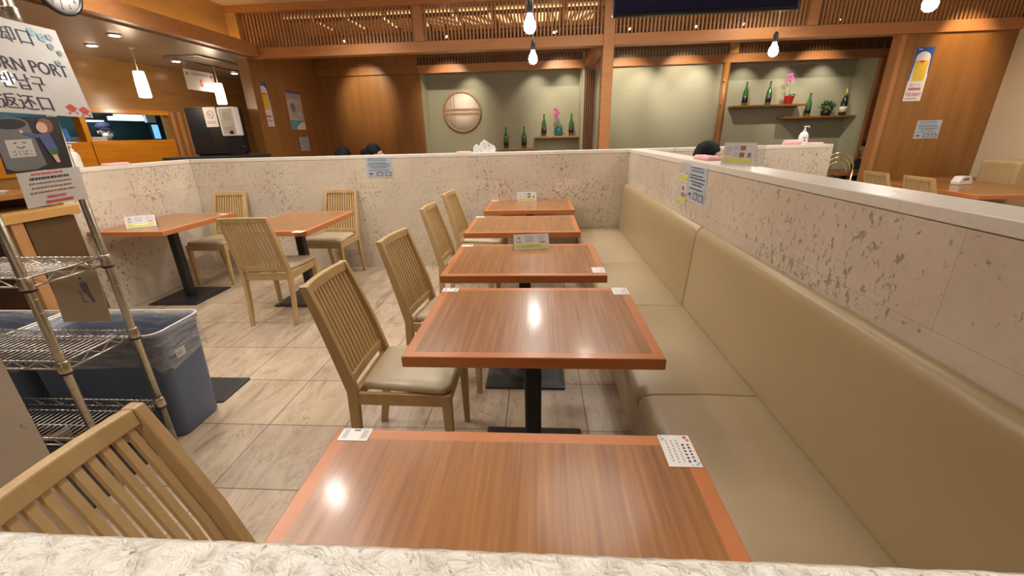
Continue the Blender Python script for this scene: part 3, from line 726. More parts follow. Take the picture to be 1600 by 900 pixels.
s.rect(0, .75, 1, 1, M['aqua']); s.poly([(1, .78), (1, 1), (.35, 1), (.45, .9), (.7, .82)], M['white']); s.circ(.35, .42, .18, M['greyprint'], 7); s.circ(.74, .58, .2, M['lilac'], 9); s.circ(.74, .58, .1, M['white'], 9)
s.marks(.1, .3, .9, .72, 7, M['lilac'], .4, 13); s.rect(.86, .2, .97, .45, M['pinkish'])
s.build('scenic_poster', 'wide pastel poster with an aqua bottom on the left booth wall', 'poster')
# ================================================================== WIRE RACK WITH SIGNS
rk = thing('wire_rack', 'chrome wire shelving rack standing at the left foreground', 'rack', (-2.3, 1.335, 0))
RX, RL, RY0, RY1 = -1.70, -2.90, 1.198, 1.472
def lr(o): o.location = (2.3, -1.335, 0); return o
for x in (RX, RL):
    for y in (RY0, RY1):
        b = MB(); b.tube([(x, y, .015), (x, y, 1.84)], .0135, M['post'], 12)
        for k in range(1, 34): b.tube([(x, y, .05 + k * .05), (x, y, .052 + k * .05)], .0140, M['steel'], 12)
        b.lathe([(.016, 0), (.018, .004), (.016, .016), (.010, .018)], M['blackmetal'], (x, y, 0), 12); lr(b.build('post', rk))
for z in (.31, .655, .972, 1.80):
    b = MB(); c = M['chrome']
    for y in (RY0 + .012, RY1 - .012):
        for dz in (0, -.032): b.tube([(RX - .02, y, z + dz), (RL + .02, y, z + dz)], .0032, c, 6)
        n = 24; b.tube([(RX - .02 - i * (1.16 / n), y, z - (.030 if i % 2 else .002)) for i in range(n + 1)], .0022, c, 5, smooth=False)
    for x in (RX - .004, RL + .004):
        for dz in (0, -.032): b.tube([(x, RY0 + .01, z + dz), (x, RY1 - .01, z + dz)], .0034, c, 6)
        n = 6; b.tube([(x, RY0 + .02 + i * (.234 / n), z - (.030 if i % 2 else .002)) for i in range(n + 1)], .0024, c, 5, smooth=False)
    k = 0; x = RX - .024
    while x > RL + .02:
        b.tube([(x, RY0 + .006, z + .003), (x, RY1 - .006, z + .003)], .0018, c, 5); x -= .0245
    for y in (RY0 + .09, RY1 - .09): b.tube([(RX - .01, y, z - .001), (RL + .01, y, z - .001)], .0026, c, 5)
    sh = lr(b.build('wire_shelf', rk))
    for x in (RX, RL):
        for y in (RY0, RY1): q = MB(); q.lathe([(.0175, -.038), (.020, -.034), (.018, .004), (.0165, .008)], M['post'], (x, y, z), 12); q.lathe([(.0185, -.044), (.0205, -.043), (.0205, -.036), (.0185, -.035)], M['blackmetal'], (x, y, z), 12); q.build('collar', sh)
# return port sign (laminated), hung on the rack's end
SX = -1.678
s = Sheet((SX, 1.150, 1.772), (0, 1, -.03), (0, .10, -1), .42, .282, M['offwhite'], .0012)
s.text('返却口', .44, .235, .17, M['ink'], .335, .004)
s.text('RETURN PORT', .22, .535, .135, M['ink'], .725, .005)
s.text('반납구', .42, .735, .17, M['ink'], .30, .004)
s.text('餐具返还口', .10, .955, .17, M['ink'], .60, .004)
for a, c in ((.845, .90), (.945, .92)):
    s.circ(a, c, .032, M['red'], 12); s.circ(a - .03, c + .06, .010, M['red'], 6); s.circ(a + .03, c + .055, .010, M['red'], 6); s.circ(a - .035, c - .01, .010, M['red'], 6); s.circ(a + .035, c + .0, .010, M['red'], 6)
for a, c, q in ((.80, .08, .028), (.86, .12, .03), (.92, .10, .024), (.90, .20, .024), (.95, .26, .02), (.90, .38, .022)):
    for k in range(5): s.circ(a + q * .6 * math.cos(k * 1.257), c + q * .9 * math.sin(k * 1.257), q * .5, M['skyblue'] if a < .9 else M['paleblue'], 8)
s.build('return_port_sign', 'large laminated sign lettered RETURN PORT on the wire rack', 'sign')
s = Sheet((SX - .002, 1.270, 1.470), (0, 1, .045), (0, -.06, -1), .203, .168, M['charcoal'], .001)
s.circ(.26, .12, .26, M['greyprint'], 24, .12)
s.poly([(.0, .12), (.52, .12), (.60, .90), (.42, .97), (.12, .96), (.02, .9)], M['greyprint']); s.circ(.26, .12, .23, M['charcoal'], 24, .095)
s.rect(.12, .40, .49, .72, M['offwhite'])
s.text('ゴミばこ', .16, .69, .10, M['ink'], .30)
s.line((.22, .47), (.27, .45), .003, M['ink']); s.line((.35, .45), (.40, .47), .003, M['ink']); s.line((.25, .53), (.31, .56), .003, M['ink']); s.line((.31, .56), (.37, .53), .003, M['ink'])
s.circ(.76, .17, .12, M['brownprint'], 18); s.circ(.70, .20, .085, M['skinprint'], 16); s.poly([(.60, .32), (.78, .30), (.84, .62), (.68, .66)], M['navyprint']); s.poly([(.36, .24), (.62, .33), (.60, .40), (.38, .30)], M['navyprint']); s.circ(.38, .26, .03, M['skinprint'], 8)
s.poly([(.68, .64), (.84, .62), (.82, .72), (.70, .74)], M['leaf']); s.poly([(.72, .73), (.80, .72), (.82, .88), (.76, .88)], M['skinprint'])
s.build('trash_can_poster', 'dark poster of a smiling grey trash can taped under the return sign', 'poster')
s = Sheet((SX - .001, 1.283, 1.303), (0, 1, .035), (0, -.06, -1), .199, .112, M['offwhite'], .001)
s.marks(.2, .05, .8, .12, 1, M['crimson'], .8, 1); s.marks(.12, .17, .92, .26, 1, M['ink'], .8, 2); s.marks(.12, .32, .88, .38, 1, M['brownprint'], .7, 3); s.marks(.14, .45, .8, .51, 1, M['brownprint'], .7, 4)
s.marks(.08, .58, .95, .64, 1, M['brownprint'], .7, 5); s.marks(.3, .72, .7, .8, 1, M['crimson'], .9, 6); s.marks(.28, .86, .76, .95, 1, M['red'], .9, 7)
s.build('instruction_sheet', 'white sheet of red and black print below the trash can poster', 'sign')
s = Sheet((-1.995, 1.487, .905), (1, 0, .03), (-.09, 0, -1), .22, .225, M['card'], .002)
s.circ(.62, .15, .035, M['greyprint'], 10); s.poly([(.58, .22), (.72, .22), (.74, .42), (.80, .60), (.74, .62), (.66, .45), (.60, .42)], M['greyprint']); s.line((.54, .36), (.56, .6), .004, M['greyprint']); s.line((.56, .6), (.66, .6), .004, M['greyprint'])
s.build('cardboard_sheet', 'beige card with a small grey printed figure hanging behind the rack', 'sign')
# ================================================================== RECYCLING BIN, MAT
bin_ = thing('recycling_bin', 'blue slim plastic bin lined with a clear bag behind the wire rack', 'bin', (-2.08, 1.71, 0), .02)
b = MB()
L = []
for z, g in ((0, .025), (.01, .02), (.25, .010), (.50, 0), (.535, -.004), (.56, -.010), (.562, -.004)): L.append(rrect(-.335 + g, .335 - g, -.138 + g * .6, .138 - g * .6, z, .045))
for z, g in ((.55, .006), (.30, .016), (.03, .03)): L.append(rrect(-.335 + g, .335 - g, -.138 + g * .6, .138 - g * .6, z, .04))
b.loft(L, M['blue'], smooth=True); b.build('body', bin_)
b = MB(); L = []; R = random.Random(5); prev = None
for i, (z, g) in enumerate(((.40, -.022), (.43, -.020), (.47, -.016), (.51, -.014), (.545, -.013), (.566, -.013), (.572, -.006), (.566, .006), (.50, .014), (.42, .018))):
    base = rrect(-.335 + g, .335 - g, -.138 + g * .7, .138 - g * .7, z, .05)
    L.append([p + Vector((R.uniform(-.003, .003), R.uniform(-.003, .003), (R.uniform(-.030, .030) + .02 * math.sin(k)) if i == 0 else R.uniform(-.003, .003) if i < 5 else 0)) for k, p in enumerate(base)])
b.loft(L, M['liner'], (False, False), True); b.build('bag_liner', bin_)
b = MB(); b.tube(rrect(-.345, .345, -.148, .148, .573, .05), .0045, M['soap'], 6, True); b.build('folded_bag_rim', bin_)
s = Sheet((.337, -.055, .45), PY, NZ, .055, .042, M['label'], .001); s.text('10', .2, .75, .5, M['ink']); s.build('label_tag', parent=bin_)
dup(bin_, (-2.80, 1.70, 0), 0, 'second blue bin farther left, mostly hidden behind the wire rack shelves')
b = MB(); b.loft([rrect(-2.35, -1.78, 1.87, 2.115, 0, .01), rrect(-2.35, -1.78, 1.87, 2.115, .008, .01), rrect(-2.33, -1.80, 1.89, 2.095, .013, .01)], M['matblack'])
tag(b.build('floor_mat'), 'black rectangular floor mat beside the blue bin', 'mat')
b = MB(); b.loft([rrect(-3.15, -1.80, .95, 1.53, 0, .01), rrect(-3.15, -1.80, .95, 1.53, .010, .01)], M['matblack'])
tag(b.build('floor_mat'), 'black rubber mat on the floor under the wire rack', 'mat')
# ================================================================== TRAY CABINET AT THE LEFT
cab = thing('tray_cabinet', 'wooden cabinet with dark brown panel beside the left stone wall', 'cabinet', (-3.95, 2.75, 0))
def lc(o): o.location = (3.95, -2.75, 0); return o
b = MB(); b.box((-4.35, 2.66, .10), (-3.575, 2.99, .88), M['charcoal'] if False else plain('dark_brown_laminate', (.10, .052, .018), .5)); lc(b.build('body', cab))
for x0 in (-4.35, -3.62):
    for y0 in ((2.56, 2.94) if x0 < -4 else (2.56,)):
        b = MB(); b.box((x0, y0, 0), (x0 + .07, y0 + .075, .89), M['slatwood']); lc(b.build('leg', cab, .003))
b = MB(); b.box((-4.37, 2.20, .89), (-3.54, 3.02, .955), M['covewood']); lc(b.build('counter_top', cab, .004))
b = MB(); b.box((-4.37, 2.20, 1.04), (-3.62, 3.0, 1.075), M['panelwood']); b.box((-4.36, 2.94, .955), (-3.66, 2.98, 1.04), M['panelwood']); b.box((-4.36, 2.3, .955), (-3.7, 2.34, 1.04), M['panelwood']); lc(b.build('upper_shelf', cab, .003))
b = MB(); b.loft([rrect(-4.25, -3.66, 2.36, 2.70, 1.0755, .03), rrect(-4.27, -3.64, 2.34, 2.72, 1.10, .03)], M['soap']); tag(b.build('serving_tray'), 'pale plastic tray on the cabinet at the far left edge', 'tray')
b = MB(); b.lathe([(.10, 0), (.12, .02), (.09, .05), (.03, .065)], M['skyblue'], (-3.9, 2.52, 1.101), 9, Matrix.Diagonal((1.3, .9, 1))); tag(b.build('folded_cloth'), 'light blue cloth on the pale tray at the far left edge', 'cloth')
# ================================================================== KITCHEN SIDE
KX = -5.4
wallbox('wall_kitchen', [((KX - .12, 2.0, 1.80), (KX, 9.1, 2.38)), ((KX - .12, 2.0, 0), (KX, 3.4, 1.80)), ((KX - .12, 3.4, 0), (KX, 7.15, 1.39)), ((KX - .12, 6.25, 1.39), (KX, 7.15, 1.80)), ((KX - .12, 7.15, 0), (KX, 9.1, 1.80))], M['kitchenwood'])
wallbox('wall_kitchen_end', [((KX, 9.0, 0), (-3.98, 9.1, 2.38))], M['kitchenwood'])
wallbox('wall_kitchen_far', [((-7.6, 2.0, 0), (-7.5, 8.6, 2.38)), ((-7.5, 8.5, 0), (KX - .12, 8.6, 2.38)), ((-7.5, 2.0, 0), (KX - .12, 2.1, 2.38))], M['teal'])
wallbox('window_1', [((KX - .10, 3.4, 1.745), (KX + .03, 6.30, 1.80)), ((KX - .08, 4.955, 1.40), (KX + .02, 5.02, 1.75))], M['orangewood'], .003)
b = MB(); b.box((KX + .001, 3.4, 1.08), (KX + .02, 4.99, 1.41), M['orangewood']); b.box((KX + .001, 4.995, 1.08), (KX + .03, 6.215, 1.42), M['orangewood'])
tag(b.build('kitchen_hatch_panel', bevel=.003), 'varnished orange wood panel under the kitchen hatch', 'panel')
b = MB(); b.box((KX + .001, 6.22, 1.0), (KX + .012, 7.14, 1.80), M['panelwood'])
for k in range(7): b.box((KX + .012, 6.24 + k * .13, 1.0), (KX + .045, 6.30 + k * .13, 1.80), M['slatwood'])
tag(b.build('slatted_panel'), 'vertical wooden slats between the kitchen hatch and black machine', 'panel')
light('kitchen_tube', 'AREA', (-6.5, 5.9, 2.3), 32, (.75, .9, 1), .6, (-6.5, 5.9, 0))
b = MB(); b.loft([rrect(-7.1, -6.85, 6.85, 7.55, 1.745, .08), rrect(-7.1, -6.85, 6.85, 7.55, 1.80, .08)], M['hood']); b.box((-7.05, 7.05, 1.80), (-6.9, 7.45, 1.84), M['hood'])
tag(b.build('kitchen_hood', bevel=.01), 'bright white hood glowing inside the kitchen hatch', 'hood')
b = MB(); b.box((-7.2, 6.45, 1.735), (-6.9, 6.80, 1.80), M['steel']); b.box((-7.15, 6.48, 1.715), (-6.95, 6.78, 1.735), M['hood']); tag(b.build('kitchen_shelf_unit', bevel=.01), 'grey metal box hanging inside the kitchen left of the glowing hood', 'shelf')
b = MB(); b.box((-5.95, 6.48, 1.40), (-5.92, 6.62, 1.66), M['tvbody']); b.box((-5.919, 6.49, 1.44), (-5.915, 6.60, 1.64), M['screenglow']); b.box((-5.96, 6.44, 1.67), (-5.92, 6.60, 1.86), M['paleblue']); b.box((-5.97, 6.45, 1.3805), (-5.92, 6.64, 1.40), M['steel'])
tag(b.build('kitchen_display'), 'small lit blue display at the right end of the kitchen hatch', 'display')
b = MB(); b.box((-6.1, 4.3, 0), (-5.6, 6.8, 1.38), M['steel']); tag(b.build('kitchen_counter', bevel=.005), 'steel work counter inside the kitchen hatch', 'counter')
b = MB(); b.loft([rrect(-5.98, -5.88, 5.12, 5.24, 1.381, .02), rrect(-5.97, -5.89, 5.13, 5.23, 1.57, .02)], M['screenglow'] if False else plain('blue_carton', (.06, .22, .65), .5)); tag(b.build('blue_carton'), 'bright blue carton inside the kitchen hatch beside the wooden mullion', 'carton')
b = MB()
for k in range(5): b.box((-5.86 + k * .012, 5.16, 1.381 + k * .018), (-5.66 + k * .006, 5.46, 1.396 + k * .018), M['soap'])
tag(b.build('paper_stack', bevel=.003), 'stack of white papers on the counter inside the kitchen hatch', 'papers')
# drink machine and its counter
b = MB(); b.box((-4.75, 5.28, 0), (-3.80, 5.95, 1.165), M['panelwood']); b.box((-4.78, 5.25, 1.165), (-3.78, 5.955, 1.20), M['matblack'])
tag(b.build('machine_counter', bevel=.004), 'dark topped counter carrying the black machine', 'counter')
mc = thing('drink_machine', 'tall black machine next to the wooden slats with a crossed-circle sign on it', 'machine', (-4.27, 5.70, 1.2005))
b = MB(); b.box((-.25, -.20, .02), (.25, .20, .59), M['black']); b.box((-.23, -.18, 0), (.23, .18, .02), M['matblack']); b.build('body', mc, .01)
b = MB(); b.box((-.22, -.204, .06), (.02, -.2001, .55), M['tvbody']); b.build('front_panel', mc)
def nosmoke(s, c=.36):
    s.ringm(.5, c, .28, .05, M['crimson'] if c > .35 else M['grayink'])
    s.line((.32, c - .15), (.68, c + .15), .008, M['grayink']); s.circ(.45, c, .09, M['grayink'], 8); s.marks(.12, .72, .9, .86, 2, M['grayink'], .5, 3)
s = Sheet((-4.262, 5.4945, 1.788), PX, NZ, .165, .235, M['white'], .001); nosmoke(s, .38); s.build('prohibition_sign', 'white sign with a red crossed circle on the black machine', 'sign')
dp = thing('towel_dispenser', 'grey dispenser with a crossed circle at the right of the black machine', 'dispenser', (-3.895, 5.45, 1.2005))
b = MB(); b.box((-.115, -.06, .235), (.115, .04, .578), M['soap']); b.build('housing', dp, .02, 3)
s = Sheet((-.085, -.0605, .555), PX, NZ, .17, .295, plain('dispenser_face', (.50, .46, .40), .4), .001); nosmoke(s, .30); s.build('front_plate', parent=dp)
b = MB(); b.box((.0, -.066, .262), (.05, -.0615, .30), M['black']); b.build('sensor_window', dp)
b = MB(); b.box((-.07, -.03, .01), (.06, .07, .235), M['tvbody']); b.box((-.10, -.08, 0), (.10, .10, .01), M['tvbody']); b.tube([(.05, 0, .10), (.13, -.03, .10)], .018, M['black']); b.build('stand', dp)
for (y, e, lab) in ((4.975, 0, 'left lit cylindrical pendant lamp by the kitchen'), (6.215, 0, 'right lit cylindrical pendant lamp above the black machine')):
    r = thing('pendant_lamp', lab, 'lamp', (-4.5, y, 1.87), 0, 'paper pendant lamps by the kitchen')
    b = MB(); b.lathe([(.052, 0), (.060, .01), (.058, .15), (.050, .265), (.046, .27)], M['shade'], n=18); b.build('lamp_shade', r)
    b = MB(); b.tube([(0, 0, .27), (0, 0, .51)], .004, M['soap'], 6); b.lathe([(.03, .495), (.03, .509)], M['soap'], n=12); b.build('cord', r)
    light('pendant_glow', 'POINT', (-4.5, y, 1.80), 9, WARM, .05)
dl = [(-4.774, 4.799, 'lit ceiling downlight over the kitchen side, leftmost'), (-4.132, 4.421, 'lit ceiling downlight nearest the soffit beam'), (-4.743, 5.871, 'lit ceiling downlight above the hanging arrow sign'), (-4.79, 7.052, 'farthest lit ceiling downlight beyond the machine')]
for x, y, lab in dl:
    b = MB(); b.lathe([(.062, .0), (.062, .006), (.045, .0065)], M['soap'], (x, y, 2.371), 18); b.lathe([(.0, 0), (.043, .0), (.043, .003)], M['lamp'], (x, y, 2.366), 18)
    tag(b.build('ceiling_downlight'), lab, 'light', 'kitchen side downlights')
b = MB(); b.box((-4.19, 5.50, 2.36), (-4.15, 7.6, 2.379), M['steel']); b.box((-4.60, 5.50, 2.36), (-4.56, 7.6, 2.379), M['steel']); b.box((-4.56, 5.50, 2.36), (-4.19, 5.54, 2.379), M['steel']); b.box((-4.52, 5.6, 2.365), (-4.23, 7.55, 2.378), M['sheen'])
tag(b.build('ceiling_air_vent', bevel=.003), 'long rectangular air vent frame in the low bronze ceiling', 'vent')
s = Sheet((-4.6, 5.77, 2.275), PY, NZ, .53, .245, M['offwhite'], .003)
for a in (.10, .90): s.poly([(a, .10), (a + .06, .26), (a - .06, .26)], M['red'])
s.marks(.22, .12, .80, .26, 1, M['grayink'], .9, 4); s.rect(.47, .42, .53, .68, M['crimson']); s.poly([(.42, .66), (.58, .66), (.50, .84)], M['crimson'])
sg = s.build('hanging_sign', 'white hanging sign with a red downward arrow', 'sign')
b = MB(); 
for y in (5.82, 6.25): b.tube([(-4.602, y, 2.27), (-4.602, y, 2.379)], .0015, M['steel'], 5)
b.build('wires', sg)
# clock on the soffit beam
ck = thing('wall_clock', 'round black-rimmed wall clock at the top left edge', 'clock', (-3.645, 3.51, 2.49))
b = MB(); X = Matrix.Rotation(PI / 2, 3, 'Y')
b.lathe([(.0, 0), (.168, 0), (.178, .012), (.178, .030), (.160, .036), (.158, .016), (0, .016)], M['black'], n=40, X=X); b.build('rim', ck)
b = MB(); b.lathe([(0, .0165), (.157, .0165), (.157, .019), (0, .019)], M['white'], n=40, X=X); b.build('face', ck)
sh = Sheet((.0195, -.157, .157), PY, NZ, .314, .314, M['white'], .0001, False)
for k in range(12):
    a = k * PI / 6; t = str(k if k else 12); sh.text(t, .5 + .39 * math.sin(a) - .03 * len(t), .5 - .39 * math.cos(a) + .045, .09, M['ink'])
sh.line((.5, .5), (.5, .86), .006, M['ink']); sh.line((.5, .5), (.66, .36), .008, M['ink'])
sh.build('dial', parent=ck)
# ================================================================== PENDANT BULBS AND TV
def bulb(x, y, z, lab):
    r = thing('pendant_bulb', lab, 'lamp', (x, y, z), 0, 'bare bulb pendants over the tables')
    b = MB(); b.lathe([(.006, -.046), (.022, -.041), (.036, -.026), (.041, -.002), (.037, .020), (.025, .042), (.017, .062), (.017, .072)], M['bulb'], n=20); b.build('bulb', r)
    b = MB(); b.lathe([(.019, .070), (.021, .074), (.021, .135), (.012, .150), (.005, .158)], M['black'], n=16); b.build('socket', r)
    b = MB(); b.tube([(0, 0, .15), (0, 0, 2.978 - z)], .0028, M['soap'], 6); b.lathe([(.035, 2.96 - z), (.035, 2.979 - z)], M['soap'], n=14); b.build('cord', r)
bulb(-.06, 3.22, 2.055, 'glowing bulb pendant nearer the camera, left of the television')
bulb(-.055, 4.48, 2.045, 'glowing bulb pendant farther away, hanging just below the nearer one')
bulb(2.15, 4.48, 2.035, 'glowing bulb pendant hanging right of the television over the green alcove')
bulb(2.45, 3.22, 2.085, 'glowing bulb pendant at the top right before the lattice')
bulb(-1.22, 1.84, 2.05, 'glowing bulb pendant hanging over the aisle by the recycling bin')
tv = thing('television', 'large dark television hanging from the ceiling in the middle', 'television', (1.0, 3.0, 2.037))
b = MB(); b.box((-.55, .0, 0), (.55, .045, .64), M['tvbody']); b.box((-.38, .045, .10), (.38, .10, .50), M['tvbody']); b.build('housing', tv, .012)
b = MB(); b.box((-.53, -.004, .022), (.53, .002, .62), M['tvscreen']); b.build('screen', tv, .001)
b = MB(); b.tube([(0, .09, .50), (0, .09, .942)], .025, M['blackmetal'], 12); b.box((-.10, .05, .20), (.10, .12, .50), M['blackmetal']); b.build('ceiling_mount', tv)
tv.rotation_euler = (0, 0, 0)
# ================================================================== ALCOVE CONTENTS
def shelf(name, x0, x1, z, lab):
    b = MB(); b.box((x0, BZ - .30, z - .03), (x1, BZ - .001, z), M['slatwood'] if x0 < 1 else M['panelwood']); tag(b.build(name, bevel=.004), lab, 'shelf')
shelf('wall_shelf', -.08, .719, 1.318, 'upper wall shelf in the left alcove holding two bottles and an orchid')
shelf('wall_shelf', -.72, -.02, 1.122, 'lower wall shelf in the left alcove holding two bottles')
shelf('wall_shelf', 3.34, 4.52, 1.735, 'upper wall shelf in the right alcove')
shelf('wall_shelf', 4.20, 5.355, 1.535, 'lower wall shelf in the right alcove')
B0 = None
for x, z, lab in ((-.60, 1.123, 'green bottle on the lower left alcove shelf, left one'), (-.27, 1.123, 'green bottle on the lower left alcove shelf, right one'), (.092, 1.319, 'green bottle left of the blue pot'), (.58, 1.319, 'green bottle right of the blue pot'),
                  (3.54, 1.736, 'green bottle on the upper right alcove shelf, leftmost'), (3.93, 1.736, 'green bottle just left of the red pot'), (4.62, 1.536, 'green bottle on the lower right alcove shelf beside the leafy plant')):
    y = BZ - .17
    if B0 is None:
        B0 = thing('sake_bottle', lab, 'bottle', (x, y, z), 0, 'green bottles in the alcoves')
        b = MB(); b.lathe([(.040, 0), (.045, .006), (.045, .19), (.040, .215), (.020, .275), (.015, .30), (.0145, .35)], M['bottle'], n=20); b.build('body', B0)
        b = MB(); b.lathe([(.0165, .345), (.0165, .368), (.012, .370)], M['leaf'], n=14); b.build('cap', B0)
        b = MB(); b.lathe([(.0455, .045), (.0455, .135)], M['black'], n=20); b.build('label', B0)
        b = MB(); b.lathe([(.031, .236), (.024, .262)], M['label'], n=20); b.build('neck_label', B0)
    else: dup(B0, (x, y, z), 0, lab)
cb_ = thing('champagne_bottle', 'dark gold-necked bottle at the right end of the lower alcove shelf', 'bottle', (5.20, BZ - .17, 1.536))
b = MB(); b.lathe([(.048, 0), (.052, .008), (.052, .20), (.044, .25), (.022, .31), (.018, .34)], M['darkglass'], n=20); b.build('body', cb_)
b = MB(); b.lathe([(.0225, .31), (.0185, .345), (.020, .42), (.012, .43)], M['gold'], n=16); b.build('foil', cb_)
b = MB(); b.lathe([(.0525, .05), (.0525, .14)], M['label'], n=20); b.build('label', cb_)
def petals(b, c, r, n, m, seed):
    R = random.Random(seed)
    for _ in range(n):
        d = Vector((R.gauss(0, 1), R.gauss(0, 1), R.gauss(0, 1))).normalized(); p = Vector(c) + Vector((d.x * r[0], d.y * r[1], d.z * r[2])) * R.uniform(.5, 1)
        for k in range(5):
            q = Matrix.Rotation(k * 1.257, 3, 'Y') @ Vector((0, 0, 1)); s = .019
            t = q.cross(Vector((0, 1, 0)))
            b.add([p, p + q * s * .6 + t * s * .55 + Vector((0, -.004, 0)), p + q * s * 1.25, p + q * s * .6 - t * s * .55 + Vector((0, -.004, 0)), p + q * s * .6 + Vector((0, .004, 0))], [(0, 1, 4), (1, 2, 4), (2, 3, 4), (3, 0, 4)], m)
def orchid(name, loc, potm, h, lab, pr):
    r = thing(name, lab, 'orchid', loc)
    b = MB(); b.lathe(pr, potm, n=20); b.build('pot', r)
    z0 = pr[-1][1]
    b = MB(); b.tube([(0, 0, z0 - .02), (-.01, 0, h * .55), (-.02, 0, h * .8), (-.045, 0, h)], .004, M['stem'], 6); b.build('stem', r)
    b = MB()
    for a in (.3, 2.6, 4.3, 5.5): 
        d = Vector((math.cos(a), math.sin(a), 0)); t = Vector((-d.y, d.x, 0)) * .022
        p0, p1, p2 = Vector((0, 0, z0 - .01)), d * .07 + Vector((0, 0, z0 + .03)), d * .125 + Vector((0, 0, z0 + .0))
        b.add([p0, p1 + t, p2, p1 - t, p1 + Vector((0, 0, -.006))], [(0, 1, 4), (1, 2, 4), (2, 3, 4), (3, 0, 4)], M['leaf'])
    b.build('leaves', r)
    b = MB(); petals(b, (-.045, 0, h - .03), (.06, .04, .085), 16, M['petal'], 4); b.build('blossoms', r)
orchid('potted_orchid', (.35, BZ - .17, 1.319), M['pot_blue'], .43, 'pink orchid in a glazed blue pot on the left alcove shelf', [(.055, 0), (.070, .01), (.078, .10), (.068, .145), (.07, .155), (.06, .156)])
orchid('potted_orchid', (4.27, BZ - .17, 1.736), M['pot_red'], .45, 'pink orchid in a red foil pot on the upper right alcove shelf', [(.045, 0), (.062, .01), (.078, .12), (.085, .13), (.06, .131)])
fp = thing('leafy_plant', 'bushy green plant on the lower right alcove shelf', 'plant', (4.93, BZ - .17, 1.536))
b = MB(); b.lathe([(.05, 0), (.07, .01), (.085, .09), (.075, .091)], M['charcoal'], n=16); b.build('pot', fp)
b = MB(); R = random.Random(9)
for _ in range(130):
    d = Vector((R.gauss(0, 1), R.gauss(0, .8), R.gauss(0, 1))).normalized(); p = Vector((0, 0, .15)) + Vector((d.x * .13, d.y * .09, d.z * .085)) * R.uniform(.4, 1)
    q = d.cross(Vector((R.random(), R.random(), R.random()))).normalized() * .028; t = d * .03
    b.add([p - t, p + q * .5, p + t, p - q * .5, p + Vector((0, 0, .004))], [(0, 1, 4), (1, 2, 4), (2, 3, 4), (3, 0, 4)], M['leaf'] if R.random() < .7 else M['stem'])
b.build('leaves', fp)
rg = thing('round_wall_ornament', 'round paper window ornament with wooden bars on the left alcove wall', 'ornament', (-1.405, BZ - .03, 1.772))
b = MB(); X = Matrix.Rotation(PI / 2, 3, 'X'); b.tube([(.335 * math.cos(a), 0, .335 * math.sin(a)) for a in [2 * PI * k / 48 for k in range(48)]], .017, M['ring'], 8, True); b.build('ring', rg)
b = MB(); b.lathe([(0, 0), (.33, 0), (.33, .012), (0, .012)], M['washi'], (0, .012, 0), 48, X); b.build('paper_disc', rg)
b = MB(); b.box((-.332, -.014, .032), (.332, -.001, .058), M['ringbar']); b.box((-.332, -.014, -.040), (.332, -.001, -.014), M['ringbar'])
for x in (-.20, -.14): hh = math.sqrt(.33 ** 2 - x * x); b.box((x - .004, -.010, -hh), (x + .004, -.001, hh), M['ringbar'])
b.build('bars', rg)
# ================================================================== SMALL THINGS ON THE PARTITIONS
yb = lambda x: 4.355 + (x + 3.83) * math.tan(th0)
nf = thing('napkin_fan', 'white patterned paper fans folded into a zigzag on the back wall', 'napkin holder', (-.565, yb(-.565) + .07, 1.2055))
b = MB()
zz = []
outl = [(-.115, .0), (-.112, .055), (-.085, .085), (-.055, .062), (-.035, .10), (0, .125), (.03, .105), (.06, .085), (.105, .062), (.118, .03), (.108, 0)]
b.loft([[Vector((x, y, z)) for x, z in outl] for y in (-.018, .018)], M['white'], smooth=False)
R = random.Random(2)
for _ in range(46):
    x, z = R.uniform(-.10, .10), R.uniform(.008, .085)
    if z > .055 and abs(x) > .06: continue
    a = R.uniform(0, 3); dx, dz = math.cos(a) * .006, math.sin(a) * .006
    b.quad([(x - dx, -.0187, z - dz), (x + dz * .6, -.0187, z - dx * .6), (x + dx, -.0187, z + dz), (x - dz * .6, -.0187, z + dx * .6)], M['greyprint'])
b.build('folded_paper', nf)
def cloth(name, loc, wx, wy, h, lab, rz=0, seed=1):
    b = MB(); R = random.Random(seed); L = []
    for z, g in ((0, 0), (h * .6, .002), (h, .012)):
        L.append([p + Vector((R.uniform(-.004, .004), R.uniform(-.004, .004), R.uniform(0, .003) if z else 0)) for p in rrect(-wx / 2 + g, wx / 2 - g, -wy / 2 + g, wy / 2 - g, z, min(wx, wy) * .25)])
    b.loft(L, M['pinkish'], smooth=True); o = b.build(name, loc=loc); o.rotation_euler = (0, 0, rz); return tag(o, lab, 'cloth', 'pink cleaning cloths')
cloth('folded_cloth', (-.78, yb(-.78) + .07, 1.2055), .16, .09, .014, 'flat pink cloth on the back wall left of the patterned paper fan')
cloth('folded_cloth', (1.03, 2.75, 1.2055), .08, .26, .022, 'pink cloth on the right wall beside the black-haired diner', 0, 2)
cloth('folded_cloth', (2.80, 4.70, 1.2055), .20, .10, .016, 'flat pink cloth right of the white pump bottle', .06, 3)
cloth('folded_cloth', (2.585, 4.68, 1.2055), .16, .10, .045, 'crumpled pink cloth left of the white pump bottle', .06, 4)
cloth('folded_cloth', (-3.745, 3.62, 1.2055), .09, .22, .018, 'pink cloth on the left stone wall by the pump bottle', 0, 5)
PB = None
